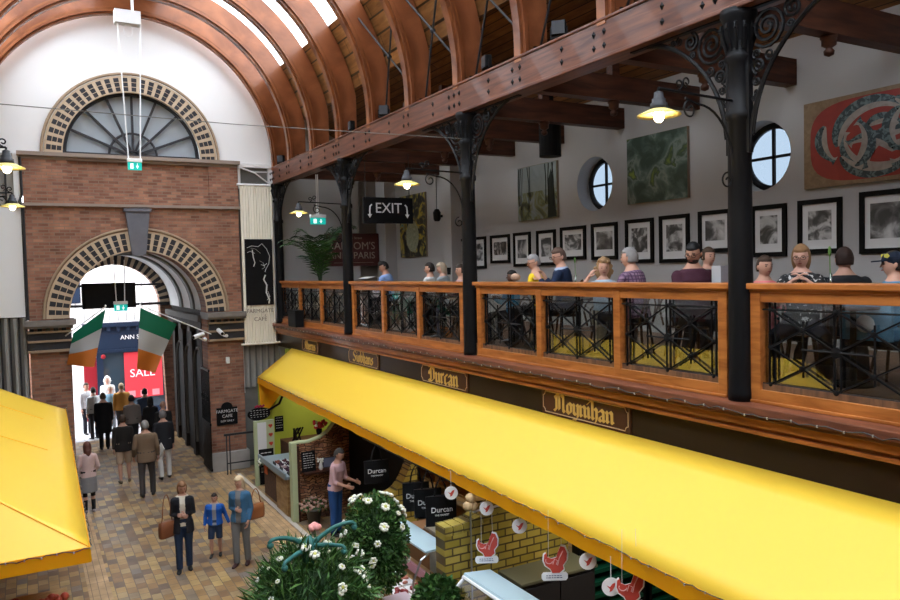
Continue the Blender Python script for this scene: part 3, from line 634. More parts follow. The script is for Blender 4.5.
# blackletter name boards on the fascia (broad-nib strokes)
def m_(x): return [(x,.92),(x+.12,.8),(x+.12,.18),(x+.24,.06)]
GL={'u':(.72,[m_(0),m_(.42),[(.24,.06),(.5,.2)]]),'n':(.72,[m_(0),[(.12,.75),(.42,.95)],m_(.42)]),'r':(.5,[m_(0),[(.12,.75),(.34,.95),(.44,.82)]]),
'c':(.52,[[(.42,.85),(.3,.95),(.1,.8),(.1,.2),(.26,.04),(.46,.2)]]),'a':(.62,[[(.08,.8),(.25,.95),(.45,.8),(.45,.15),(.58,.05)],[(.45,.52),(.12,.4),(.08,.15),(.22,.05),(.45,.22)]]),
'o':(.6,[[(.1,.8),(.1,.2),(.28,.05),(.48,.2),(.48,.8),(.28,.95),(.1,.8)]]),'y':(.62,[[(0,.92),(.12,.8),(.12,.2),(.3,.08),(.5,.22)],[(.42,.95),(.52,.82),(.52,-.1),(.3,-.4),(.05,-.3)]]),
'i':(.32,[m_(0),[(.06,1.22),(.18,1.34)]]),'h':(.64,[[(0,1.6),(.12,1.45),(.12,.18),(.24,.05)],[(.12,.75),(.38,.95),(.52,.8),(.52,.1),(.38,-.2)]]),
'b':(.64,[[(0,1.6),(.12,1.45),(.12,.2),(.3,.05),(.52,.2),(.52,.8),(.36,.95),(.12,.75)]]),'e':(.56,[[(.1,.5),(.5,.65),(.4,.9),(.28,.95),(.1,.8),(.1,.2),(.28,.04),(.5,.2)]]),
's':(.52,[[(.46,.85),(.3,.95),(.1,.75),(.43,.4),(.4,.15),(.22,.05),(.04,.18)]]),
'D':(1.0,[[(.1,1.05),(.02,.8),(.2,.72)],[(.34,1.35),(.34,.15)],[(-.02,.14),(.2,.02),(.5,.08),(.82,.3),(.82,1.2),(.5,1.5),(.08,1.38)]]),
'M':(1.25,[[(0,.15),(.15,.05),(.25,.2),(.25,1.1),(.1,1.3)],[(.1,1.3),(.35,1.5),(.57,1.25),(.57,.2)],[(.57,1.25),(.78,1.5),(.98,1.3),(.98,.2),(1.12,.05)]]),
'A':(1.0,[[(0,.1),(.14,.04),(.25,.2),(.25,1.2),(.5,1.5),(.76,1.3),(.76,.2),(.9,.05)],[(.25,.7),(.76,.7)]]),
'S':(.95,[[(.8,1.3),(.5,1.5),(.15,1.3),(.15,1.0),(.75,.6),(.75,.25),(.4,.02),(0,.22)]])}
def nib(word,size,org,u,v,nrm,parent,mat_,sx_=1.28):
    u,v,nrm=V(u),V(v),V(nrm); w_=sum(GL[c][0] for c in word)+.06*(len(word)-1); x=-w_/2; nb=V((.11,.10)); mb=MB()
    for c in word:
        for st in GL[c][1]:
            for k,(p,q) in enumerate(zip(st,st[1:])):
                p=V((p[0]+x,p[1]-.62)); q=V((q[0]+x,q[1]-.62)); e=(q-p)
                crs=nb.x*e.y-nb.y*e.x
                if abs(crs)<.012: d=V((-nb.y,nb.x))*.25; quad=[p-nb*.9-d,q+nb*.9-d,q+nb*.9+d,p-nb*.9+d]
                else: quad=[p-nb,p+nb,q+nb,q-nb]
                mb.prism([V(org)+(u*a.x*sx_+v*a.y)*size for a in quad],nrm*(.004+.0004*k))
        x+=GL[c][0]+.06
    return mb.build('lettering',mat_,parent)
for word,yc,L,sz,lb in (('Moynihan',7.37,1.70,.152,'nearest'),('Durcan',10.97,1.62,.180,'second nearest'),('Siobhans',14.38,1.60,.150,'third'),('Aherns',17.68,1.2,.145,'farthest')):
    t=thing('name_board','brown name board with gold frame and blackletter reading %s on the dark fascia'%word,'sign',(AX-.05,yc,3.42),group='stall name boards')
    mb=MB(); mb.box((-.012,-L/2,-.165),(.01,L/2,.165)); mb.build('panel',M_signb,t,bev=.004)
    mb=MB(); a,b,c=L/2-.035,.135,.05
    P=[(-a+c,b),(a-c,b),(a-c+.01,b-.03),(a-.02,b-c),(a,b-c),(a,-b+c),(a-.02,-b+c),(a-c+.01,-b+.03),(a-c,-b),(-a+c,-b),(-a+c-.01,-b+.03),(-a+.02,-b+c),(-a,-b+c),(-a,b-c),(-a+.02,b-c),(-a+c-.01,b-.03),(-a+c,b)]
    mb.tube([(-.014,y,z) for y,z in P],.0065,4); mb.build('border',M_goldp,t)
    nib(word,sz,(-.013,0,-.005),(0,-1,0),(0,0,1),(-1,0,0),t,M_gold)
# banner
t=thing('hanging_banner','long cream cloth banner with a black panel of a line drawn torso, lettered FARMGATE CAFE','banner',(5.49,20.22,5.45))
mb=MB(); n=40
rs=[[(-.43+.86*i/n, .012*sin(i*1.9)+.006*sin(i*.7), z) for i in range(n+1)]+[(-.43+.86*(n-i)/n,.02+.012*sin((n-i)*1.9)+.006*sin((n-i)*.7),z) for i in range(n+1)] for z in (-2.12,-1,0,1,2.1)]
mb.rings(rs); mb.build('cloth',M_banner,t,smooth=False)
mb=MB(); mb.box((-.36,-.03,-1.08),(.38,-.022,.68)); mb.build('printed_panel',M_black,t)
mb=MB()
for st,r in (([(-.30,.45),(-.18,.5),(.0,.48),(.10,.56),(.22,.42),(.30,.22),(.27,.02),(.18,-.14),(.16,-.2)],.022),([(-.16,.4),(-.14,.2),(-.10,.05),(-.14,-.05)],.014),([(-.30,.32),(-.22,.36),(-.1,.30)],.018),([(.02,.1),(.12,.05),(.16,-.08),(.08,-.12)],.012),([(.17,-.28),(.12,-.4),(.20,-.55),(.18,-.75),(.26,-.95),(.24,-1.05)],.02),([(.06,.0),(.14,-.03),(.22,.03)],.02),([(-.2,.44),(-.08,.42),(.06,.30)],.01),([(.2,-.95),(.27,-.86),(.22,-.72)],.022)):
    mb.tube([(x,-.034,z) for x,z in st],r,5,flat=.3)
mb.build('line_drawing',mat('off_white_line',(.62,.62,.6),.7),t)
MT=mat('taupe_lettering',(.25,.20,.16),.8)
text('FARMGATE',.145,(.0,-.034,-1.24),(1,0,0),(0,0,1),MT,'lettering',t); text('CAFE',.15,(0,-.034,-1.46),(1,0,0),(0,0,1),MT,'lettering',t)
mb=MB(); mb.tube([(.115,-.034,-1.375),(.15,-.034,-1.345)],.008,4); mb.build('accent',MT,t)
for z,w_ in ((2.12,.5),(-2.12,.53)): mb=MB(); mb.tube([(-w_,0,z),(w_,0,z)],.03,8); mb.build('pole',M_banner if z<0 else M_whitep,t)
# flags
def flag(x,label,lean,ph):
    t=thing('flag',label,'flag',(x,19.75,4.45),0,'tricolour flags'); sg=lean
    mb=MB(); mb.tube([(-.86,.56,-.62) if sg>0 else (1.74,.42,-.78),(-.0,0,.06)],.014,6); mb.ell((0,0,.08),.022,8,6); mb.build('flagpole',M_whitep,t)
    cols=[('green_cloth',(.0,.17,.09)),('white_cloth',(.5,.5,.5)),('orange_cloth',(.62,.19,.03))]
    nU,nV=10,30
    def P(i,j):
        a=i/nU; b=j/nV   # a along the hoist, b outwards (down)
        if sg>0: top=V((-.04,0,.0)); e1=V((-.66,0,-.78)); d=V((.42,.0,-.22)) ; 
        x_=0
        # hoist runs from pole tip down along pole; fly hangs down
        h=V((-.70,.40,-.56)) if sg>0 else V((.86,.2,-.46))
        base=V((0,.0,.0))+h*a
        drop=V((.10,0,-.95)) if sg>0 else V((-.12,0,-1.42))
        if sg>0: drop=V((-.30+.14*a,0,-1.36+.62*a))
        else: drop=V((-.14-.42*a,0,-1.48+.30*a)) 
        p=base+drop*b
        return p+V((0,.05*sin(5*a+3*b+ph)*(.3+b),0))
    for k,(nm,c) in enumerate(cols):
        mb=MB(); j0,j1=k*10,k*10+10; vs=[];fs=[]
        for th in (0,.006):
            for j in range(j0,j1+1):
                for i in range(nU+1): p=P(i,j); vs.append(p+V((0,th,0)))
        W=nU+1; N=W*11
        for j in range(10):
            for i in range(nU):
                q=[j*W+i,j*W+i+1,(j+1)*W+i+1,(j+1)*W+i]; fs.append(tuple(q)); fs.append(tuple(N+x for x in reversed(q)))
        mb.add(vs,fs); mb.build('stripe_panel',fabric_trans(nm,c,c,.35),t,smooth=True,label=nm.replace('_',' '))
    return t
flag(1.67,'green white and orange flag hanging at the left side of the brick archway',1,0)
flag(2.44,'green white and orange flag hanging at the right side of the brick archway',-1,2)
# cctv
def cctv(x,z,dx,dy,label):
    t=thing('security_camera',label,'camera',(x,20.1,z),0,'white security cameras')
    mb=MB(); d=V((dx,dy,-.25)).normalized(); mb.tube([V((0,0,0))-d*.16,V((0,0,0))+d*.16],.055,12); mb.build('camera_body',M_whitep,t,smooth=False)
    mb=MB(); mb.tube([V((0,0,0))+d*.16,V((0,0,0))+d*.17],.04,10); mb.build('lens',M_black,t)
    mb=MB(); mb.tube([(0,0,-.05),(.12,.1,-.13),(.18,.25,-.13)],.02,6); mb.ell((.2,.24,-.13),(.06,.05,.05),8,6); mb.build('bracket',M_whitep,t)
cctv(3.85,3.66,-.9,-.5,'white security camera on an arm pointing down left at the arch pier'); cctv(4.40,3.72,.1,-1,'white security camera facing forward above the brick pier')
mb=MB(); mb.box((4.58,YF-.08,2.85),(4.67,YF+.01,3.02)); tag(mb.build('alarm_box',M_whitep,bev=.01),'tiny white box fixed to the brick of the right pier','box')
t=thing('cafe_sign','black arched sign on the right pier reading FARMGATE CAFE EXIT ONLY','sign',(4.56,YF-.03,1.48))
mb=MB(); o2=[(-.27,-.26),(.27,-.26),(.27,.2)]+[(.15*cos(a),.2+.14*sin(a)) for a in [PI*i/12 for i in range(13)]]+[(-.27,.2)]; mb.prism([(x,0,z) for x,z in o2],(0,.03,0)); mb.build('panel',M_black,t)
for s_,z,q in (('FARMGATE',.10,.115),('CAFE',-.03,.115),('EXIT ONLY',-.16,.07)): text(s_,q,(0,-.003,z),(1,0,0),(0,0,1),M_lett,'lettering',t)
# iron gates and barrier
t=thing('iron_gate','tall dark iron gate leaf folded back beside the right pier of the archway','gate',(4.06,YF-.35,0))
mb=MB(); 
for z in (.1,1.3,2.7): mb.box((-.02,-.0,z),(.02,1.0,z+.06))
for k in range(9): mb.box((-.012,.02+k*.12,.1),(.012,.045+k*.12,2.75))
mb.box((-.01,0,.1),(.01,1.0,1.3)); mb.build('gate_leaf',M_iron,t)
mb=MB()
for k in range(4): spiral(mb,(.15+k*.24,2.0+.0*k),.11,1.6,k,1 if k%2 else -1,lambda a,b:(-.02,a,b),.01)
mb.build('scroll_panel',M_iron,t)
t=thing('iron_barrier','low dark iron barrier rail against the right brick pier','barrier',(4.4,19.9,0)); mb=MB(); mb.box((-.05,-.02,1.02),(.95,.02,1.07)); 
for x in (0,.08,.88): mb.box((x,-.012,0),(x+.025,.012,1.02))
mb.box((0,-.01,.28),(.9,.01,.31)); mb.build('rail',M_ironm,t)
# black floodlights and speaker
def flood(x,y,z,label,rz):
    t=thing('floodlight',label,'floodlight',(x,y,z),rz,'small floodlights on the beam')
    mb=MB(); mb.box((-.09,-.05,.04),(.09,.05,.22)); mb.build('lamp_body',M_black,t,bev=.01); mb=MB(); mb.box((-.08,-.058,.05),(.08,-.05,.21)); mb.build('lens_glass',M_ironm,t); mb=MB(); mb.box((-.11,-.01,0),(.11,.01,.03)); mb.box((-.11,-.01,0),(-.095,.01,.15)); mb.box((.095,-.01,0),(.11,.01,.15)); mb.build('bracket',M_iron,t)
for (y,rz,lb) in ((19.5,.3,'black floodlight at the far end of the beam by the white wall'),(14.6,-.5,'black floodlight on the beam between ribs above the farthest lamp'),(13.0,.6,'black floodlight on the beam below the middle ribs'),(9.4,-.6,'black floodlight on the beam left of the scroll bracketed column'),(7.7,.4,'black floodlight on the beam nearest the photo centre')):
    flood(5.98,y,8.06,lb,rz-1.2)
t=thing('loudspeaker','black box loudspeaker standing on the ledge before the far railing','loudspeaker',(5.9,18.4,3.86)); mb=MB(); mb.box((-.12,-.3,0),(.1,.3,.42)); mb.build('cabinet',M_black,t,bev=.02); mb=MB(); mb.box((-.13,-.26,.05),(-.12,.26,.37)); mb.build('grille',mat('grille_cloth',(.02,.02,.02),.9),t)
mb=MB(); mb.tube([(8.0,10.6,7.7),(8.0,10.6,7.1)],.19,16); mb.box((7.95,10.55,7.7),(8.05,10.65,8.9)); tag(mb.build('ceiling_speaker',M_black),'black cylindrical ceiling unit hanging among the tie beams above the woodland painting','speaker')
# fairy light strings
def fairy(pts,label,n,amp,seed):
    rg=random.Random(seed); t=thing('fairy_light_string',label,'string lights',pts[0]); P=[]; o=V(pts[0]); a,b=V(pts[0]),V(pts[1])
    for i in range(n+1): P.append(a.lerp(b,i/n)-o+V((rg.uniform(-.01,.01)-.004,0,rg.uniform(-amp,amp))))
    mb=MB(); mb.tube(P,.005,4); mb.build('cable',M_ironm,t)
    mb=MB()
    for p in P[::3]: mb.box(p-V((.006,.005,.014)),p+V((.006,.005,.008)))
    mb.build('bulbs',mat('unlit_fairy_bulb',(.45,.40,.33),.4),t,kind='stuff')
fairy([(AX-.245,20,3.80),(AX-.245,2,3.80)],'string of small unlit fairy lights tacked along the gallery ledge',220,.018,1)
# ---------------------------------------------------------------- awnings
def rsheet(mb,a,b,c,d,nu,nv,th,sag=0,seed=0,amp=.0):
    """quad sheet a(top,near) b(top,far) c(edge,far) d(edge,near)"""
    a,b,c,d=map(V,(a,b,c,d)); vs=[];nrm=((b-a).cross(d-a)).normalized()
    if nrm.z<0:nrm=-nrm
    for th_ in (0,-th):
        for i in range(nu+1):
            for j in range(nv+1):
                u,v=i/nu,j/nv; p=(a.lerp(b,u)).lerp(d.lerp(c,u),v); p=p-V((0,0,sag*4*v*(1-v)))+V((0,0,amp*noise.noise(V((u*nu*.25+seed,v*2,seed)))))*(v)
                vs.append(p+nrm*th_)
    W=nv+1;N=W*(nu+1);fs=[]
    for i in range(nu):
        for j in range(nv): q=(i*W+j,i*W+j+1,(i+1)*W+j+1,(i+1)*W+j); fs+= [q,tuple(N+x for x in reversed(q))]
    for i in range(nu): fs+=[(i*W,(i+1)*W,N+(i+1)*W,N+i*W),(i*W+nv,N+i*W+nv,N+(i+1)*W+nv,(i+1)*W+nv)]
    for j in range(nv): fs+=[(j,N+j,N+j+1,j+1),(nu*W+j,nu*W+j+1,N+nu*W+j+1,N+nu*W+j)]
    mb.add(vs,fs)
t=thing('yellow_awning','long yellow fabric awning sloping from the gallery fascia over the right hand stalls','awning',(6.0,0,2.5))
def L_(p): return V(p)-V((6.0,0,2.5))
EX=lambda y:(4.86+.29*(y-3)/16.4, 2.43+.12*(y-3)/16.4)
mb=MB(); rsheet(mb,L_((6.0,1.5,3.25)),L_((6.0,19.2,3.25)),L_((EX(19.4)[0],19.4,EX(19.4)[1])),L_((EX(1.5)[0],1.5,EX(1.5)[1])),40,6,.012,.02,1,.012); mb.build('canopy',M_yellow,t,smooth=True)
mb=MB(); n=120; top=[];bot=[]
for i in range(n+1):
    y=1.5+(19.4-1.5)*i/n; x,z=EX(y); dz=.012*noise.noise(V((y*.8,3,1)))
    top.append(L_((x-.004,y,z+dz))); bot.append(L_((x-.012+.006*sin(y*9),y,z-.165+.006*sin(y*5))))
rsx=[[a,a+V((.01,0,0)),b+V((.01,0,0)),b] for a,b in zip(top,bot)]; mb.rings(rsx); mb.build('valance',M_yell2,t)
mb=MB(); mb.prism([L_((6.0,19.2,3.23)),L_((EX(19.4)[0],19.4,EX(19.4)[1])),L_((EX(19.4)[0]+.02,19.3,1.80)),L_((5.40,19.3,1.72)),L_((5.65,19.3,2.0)),L_((6.0,19.2,2.5))],(0,-.012,0)); mb.build('end_flap',M_yell2,t)
mb=MB(); mb.tube([L_((5.15,19.25,1.72)),L_((5.35,19.2,1.70)),L_((5.6,19.1,1.85)),L_((5.85,19.0,2.45)),L_((6.0,19.0,3.1))],.03,8); mb.build('support_arm',M_iron,t)
fairy([(EX(19.4)[0]-.02,19.4,EX(19.4)[1]+.004),(EX(2)[0]-.02,2,EX(2)[1]+.004)],'string of tiny unlit fairy lights along the lower edge of the right yellow awning',230,.012,4)
t=thing('yellow_awning','yellow hipped fabric awning in the lower left corner of the photo','awning',(0,0,2.5))
def Q_(p): return V(p)-V((0,0,2.5))
A0,A1=8.35,17.6
mb=MB(); rsheet(mb,Q_((-1.0,A0+1.2,3.3)),Q_((-1.0,A1,3.3)),Q_((.64,A1,2.5)),Q_((.46,A0,2.5)),30,8,.012,.03,7,.03); 
mb.build('canopy',M_yellow,t,smooth=True)
mb=MB(); mb.prism([Q_((-1.0,A0+1.2,3.3)),Q_((.46,A0,2.5)),Q_((-1.0,A0-.02,2.5))],(0,.004,-.012)); mb.build('hip_panel',M_yellow,t)
mb=MB(); rs=[]
for i in range(61):
    y=A0+(A1-A0)*i/60; x=.46+.18*i/60; rs.append([Q_((x,y,2.505)),Q_((x+.012,y,2.505)),Q_((x+.014+.008*sin(y*4),y,2.36+.01*sin(y*3))),Q_((x+.002+.008*sin(y*4),y,2.36+.01*sin(y*3)))])
mb.rings(rs); mb.box(Q_((-1.0,A0-.012,2.35)),Q_((.475,A0,2.505))); mb.build('valance',M_yell2,t)
for a_,b_ in (((-1.0,A0+1.2,3.305),(.46,A0,2.506)),((-1,12.4,3.305),(.2,12.4,2.72)),((-1,15.2,3.305),(.2,15.2,2.72))): mb=MB(); mb.tube([Q_(a_),Q_(b_)],.005,5); mb.build('seam',M_yell2,t)
fairy([(.49,8.35,2.5),(.66,17.6,2.5)],'string of tiny unlit fairy lights along the right edge of the left yellow awning',120,.014,6)
fairy([(-1,8.33,2.49),(.48,8.33,2.49)],'string of tiny unlit fairy lights along the near edge of the left yellow awning',30,.014,8)
# ---------------------------------------------------------------- framed photographs and paintings on wall_right
bw=lambda k:noise_paint('black_and_white_print_%d'%k,[(0,(.01,.01,.01)),(.40,(.03,.03,.03)),(.5,(.12,.12,.12)),(.58,(.38,.38,.38)),(.7,(.55,.55,.55))],3.2+(k*1.7)%2.5,.6+(k%3)*.5,'YZX',5,.4,w=k*3.7)
FR=[(5.86,4.98,6.05,5.27,'wide'),(6.74,6.10,6.02,5.29,'tall'),(7.51,6.92,6.01,5.27,'tall'),(8.50,7.86,6.01,5.36,'wide'),(9.34,8.69,6.00,5.22,'tall'),(10.16,9.48,5.99,5.23,'tall'),(11.08,10.37,5.98,5.31,'wide'),(12.02,11.25,5.97,5.33,'wide'),(12.82,12.18,5.95,5.23,'tall'),(13.67,13.04,5.95,5.22,'tall'),(14.60,13.82,5.94,5.31,'wide'),(15.42,14.80,5.94,5.20,'tall'),(16.1,15.50,5.93,5.22,'tall')]
for k,(ya,yb,zt,zb,kind) in enumerate(FR):
    yc=(ya+yb)/2; zc=(zt+zb)/2; w_=ya-yb; h_=zt-zb
    t=thing('framed_photograph','black framed black and white photograph in the wall row, %s from the right edge'%(ORD+['thirteenth'])[k],'picture',(WX-.001,yc,zc),0,'framed photographs on the gallery wall')
    mb=MB(); f=.065
    for a,b in (((-w_/2,-h_/2),(w_/2,-h_/2+f)),((-w_/2,h_/2-f),(w_/2,h_/2)),((-w_/2,-h_/2+f),(-w_/2+f,h_/2-f)),((w_/2-f,-h_/2+f),(w_/2,h_/2-f))): mb.box((-.035,a[0],a[1]),(0,b[0],b[1]))
    mb.build('frame',M_frame,t); mb=MB(); mb.box((-.012,-w_/2+f,-h_/2+f),(-.002,w_/2-f,h_/2-f)); mb.build('mount',M_mount,t)
    m_y=w_/2-f-.085 if kind=='tall' else w_/2-f-.07; mb=MB(); mb.box((-.016,-m_y,-h_/2+f+.12),(-.012,m_y,h_/2-f-.09)); mb.build('print',bw(k),t)
def painting(ya,yb,zt,zb,label,m,nm='painting'):
    t=thing(nm,label,'painting',(WX-.001,(ya+yb)/2,(zt+zb)/2)); w_,h_=ya-yb,zt-zb
    mb=MB(); mb.box((-.05,-w_/2,-h_/2),(0,w_/2,h_/2)); mb.build('canvas',mat('canvas_edge',(.25,.2,.15),.8),t); mb=MB(); mb.box((-.054,-w_/2+.004,-h_/2+.004),(-.05,w_/2-.004,h_/2-.004)); mb.build('painted_face',m,t); return t,w_,h_
t,w_,h_=painting(10.06,8.68,7.38,6.25,'large dark green and grey abstract painting hanging under the nearest lamp',noise_paint('green_abstract',[(0,(.01,.02,.015)),(.42,(.02,.045,.03)),(.5,(.06,.10,.08)),(.56,(.16,.20,.18)),(.60,(.02,.05,.02)),(.68,(.16,.22,.02))],2.6,.5,'YZX',12))
mb=MB(); 
t,w_,h_=painting(13.42,12.06,7.30,6.18,'woodland painting of bare trees by a path, left of the first round window',noise_paint('woodland',[(0,(.02,.025,.02)),(.4,(.05,.055,.03)),(.5,(.16,.17,.06)),(.6,(.20,.24,.24)),(.75,(.30,.34,.36))],2.6,2,'YZX',8,stretch=(1,.8,1)))
mb=MB(); mb.box((-.056,-w_/2+.01,.02),(-.054,w_/2-.01,h_/2-.01),0)
rg=random.Random(3)
for k in range(9):
    y=rg.uniform(-w_/2+.06,w_/2-.06); mb.tube([(-.058,y,-.15-rg.random()*.2),(-.058,y+rg.uniform(-.04,.04),.2),(-.058,y+rg.uniform(-.08,.08),h_/2-.02)],rg.uniform(.006,.02),4,1,flat=.3)
mb.prism([(-.059,-w_/2+.02,-h_/2+.02),(-.059,-w_/2+.30,-h_/2+.02),(-.059,-w_/2+.28,.2),(-.059,-w_/2+.18,.42),(-.059,-w_/2+.10,.2)],(.002,0,0),1)
mb.build('painted_trees',[noise_paint('painted_sky',[(0,(.16,.19,.19)),(1,(.3,.34,.34))],3),mat('painted_bark',(.02,.025,.02),.6)],t)
t,w_,h_=painting(6.62,4.7,7.30,6.16,'large painting of silver fish coiled in a red dish, upper right corner',noise_paint('straw_ground',[(0,(.10,.06,.03)),(.5,(.2,.13,.07)),(1,(.28,.2,.12))],14,1))
mb=MB(); a,b=w_/2-.10,h_/2-.05; el=[(-.057,a*(abs(cos(q))**.6)*(1 if cos(q)>0 else -1),b*(abs(sin(q))**.6)*(1 if sin(q)>0 else -1)) for q in [2*PI*i/40 for i in range(40)]]; mb.prism(el,(.002,0,0)); mb.build('red_dish',noise_paint('red_glaze',[(0,(.16,.012,.008)),(.6,(.27,.022,.014)),(1,(.09,.012,.012))],3),t)
MFd=noise_paint('fish_back',[(0,(.01,.015,.02)),(.48,(.02,.04,.05)),(.55,(.09,.14,.15)),(1,(.2,.25,.26))],16,1); MFl=noise_paint('fish_belly',[(0,(.12,.09,.08)),(.5,(.27,.24,.22)),(1,(.38,.35,.32))],9,1)
def fish(cy,cz,R,a0,a1,wd,k):
    mb=MB(); n=22; o_=[];i_=[];m__=[]
    for i in range(n+1):
        f=i/n; a=a0+(a1-a0)*f; w0=wd*(math.sin(PI*min(1,f*.93+.02))**.6)*(1-.55*f)
        if f>.93: w0=wd*(.2+(f-.93)*6)
        def P(r): return (-.0575-.001*k,-(cy+r*cos(a)*1.18),cz+r*sin(a))
        o_.append(P(R+w0)); i_.append(P(R-w0)); m__.append(P(R-w0*.15))
    for A,B,mi in ((o_,m__,0),(m__,i_,1)):
        for i in range(n): mb.quad(A[i],A[i+1],B[i+1],B[i],mi)
    p=a0+(a1-a0)*.07; mb.lathe([(.003,-.002),(.012,0)],(-.059-.001*k,-(cy+(R)*cos(p)*1.18),cz+R*sin(p)),8,2,axis='x')
    mb.build('painted_fish',[MFd,MFl,M_black],t,fix=False)
for k,a in enumerate(((.1,.0,.42,-.9,-3.4,.12),(.05,0,.45,3.6,5.4,.10),(.02,.0,.42,3.3,.5,.13),(.1,.02,.42,1.2,-1.3,.13),(.32,-.30,.34,1.2,3.4,.11),(-.1,-.32,.32,.3,2.2,.11),(.35,.1,.26,4.2,6.2,.10),(.12,-.02,.22,2.4,.6,.09),(-.30,.05,.34,2.6,4.2,.10),(.55,.05,.30,2.2,4.0,.10),(-.45,-.05,.34,-1.0,.9,.11))): fish(*a,k)
t,w_,h_=painting(19.25,17.7,7.25,5.56,'tall yellow and black painting with a pale round shape behind the EXIT board',noise_paint('yellow_black_abstract',[(0,(.01,.01,.01)),(.44,(.012,.012,.012)),(.52,(.10,.09,.05)),(.6,(.45,.34,.02)),(.7,(.02,.2,.25)),(.8,(.4,.35,.05))],2.6,2,'YZX',7))
mb=MB(); mb.prism([(-.058,.38*cos(q),-.28+.42*sin(q)) for q in [2*PI*i/24 for i in range(24)]],(.002,0,0)); mb.build('painted_disc',noise_paint('pale_swirl',[(0,(.05,.06,.03)),(.5,(.28,.30,.2)),(1,(.5,.5,.4))],7,3),t)
mb=MB(); mb.lathe([(.06,0),(.09,.05),(.1,.22),(.05,.3)],(9.0,16.6,6.4),12); mb.box((9.0,16.55,6.5),(9.3,16.65,6.56)); mb.tube([(9.0,16.6,6.7),(9.0,16.6,8.0)],.008,5); tag(mb.build('wall_lantern',M_iron),'black wall lantern on the gallery wall just right of the yellow painting','lantern')
# wall sign RANSOM'S PARIS (partly hidden)
t=thing('wall_sign','dark red wall sign lettered in cream behind the column, ending PARIS','sign',(8.05,YF-.38,5.82))
mb=MB(); mb.box((-.75,-.0,-.46),(.88,.03,.46)); mb.build('panel',mat('dark_red_board',(.07,.022,.02),.5),t)
ML2=mat('faded_cream_lettering',(.30,.24,.20),.7)
for s_,z,q in (("RANSOM'S",.10,.30),('AND  PARIS',-.17,.27)): text(s_,q,(.05,-.003,z),(1,0,0),(0,0,1),ML2,'lettering',t)
text('Castle Street',.10,(.1,-.003,.33),(1,0,0),(0,0,1),ML2,'lettering',t); mb=MB(); mb.box((-.5,-.006,-.37),(.7,0,-.36)); mb.build('rule_line',ML2,t)
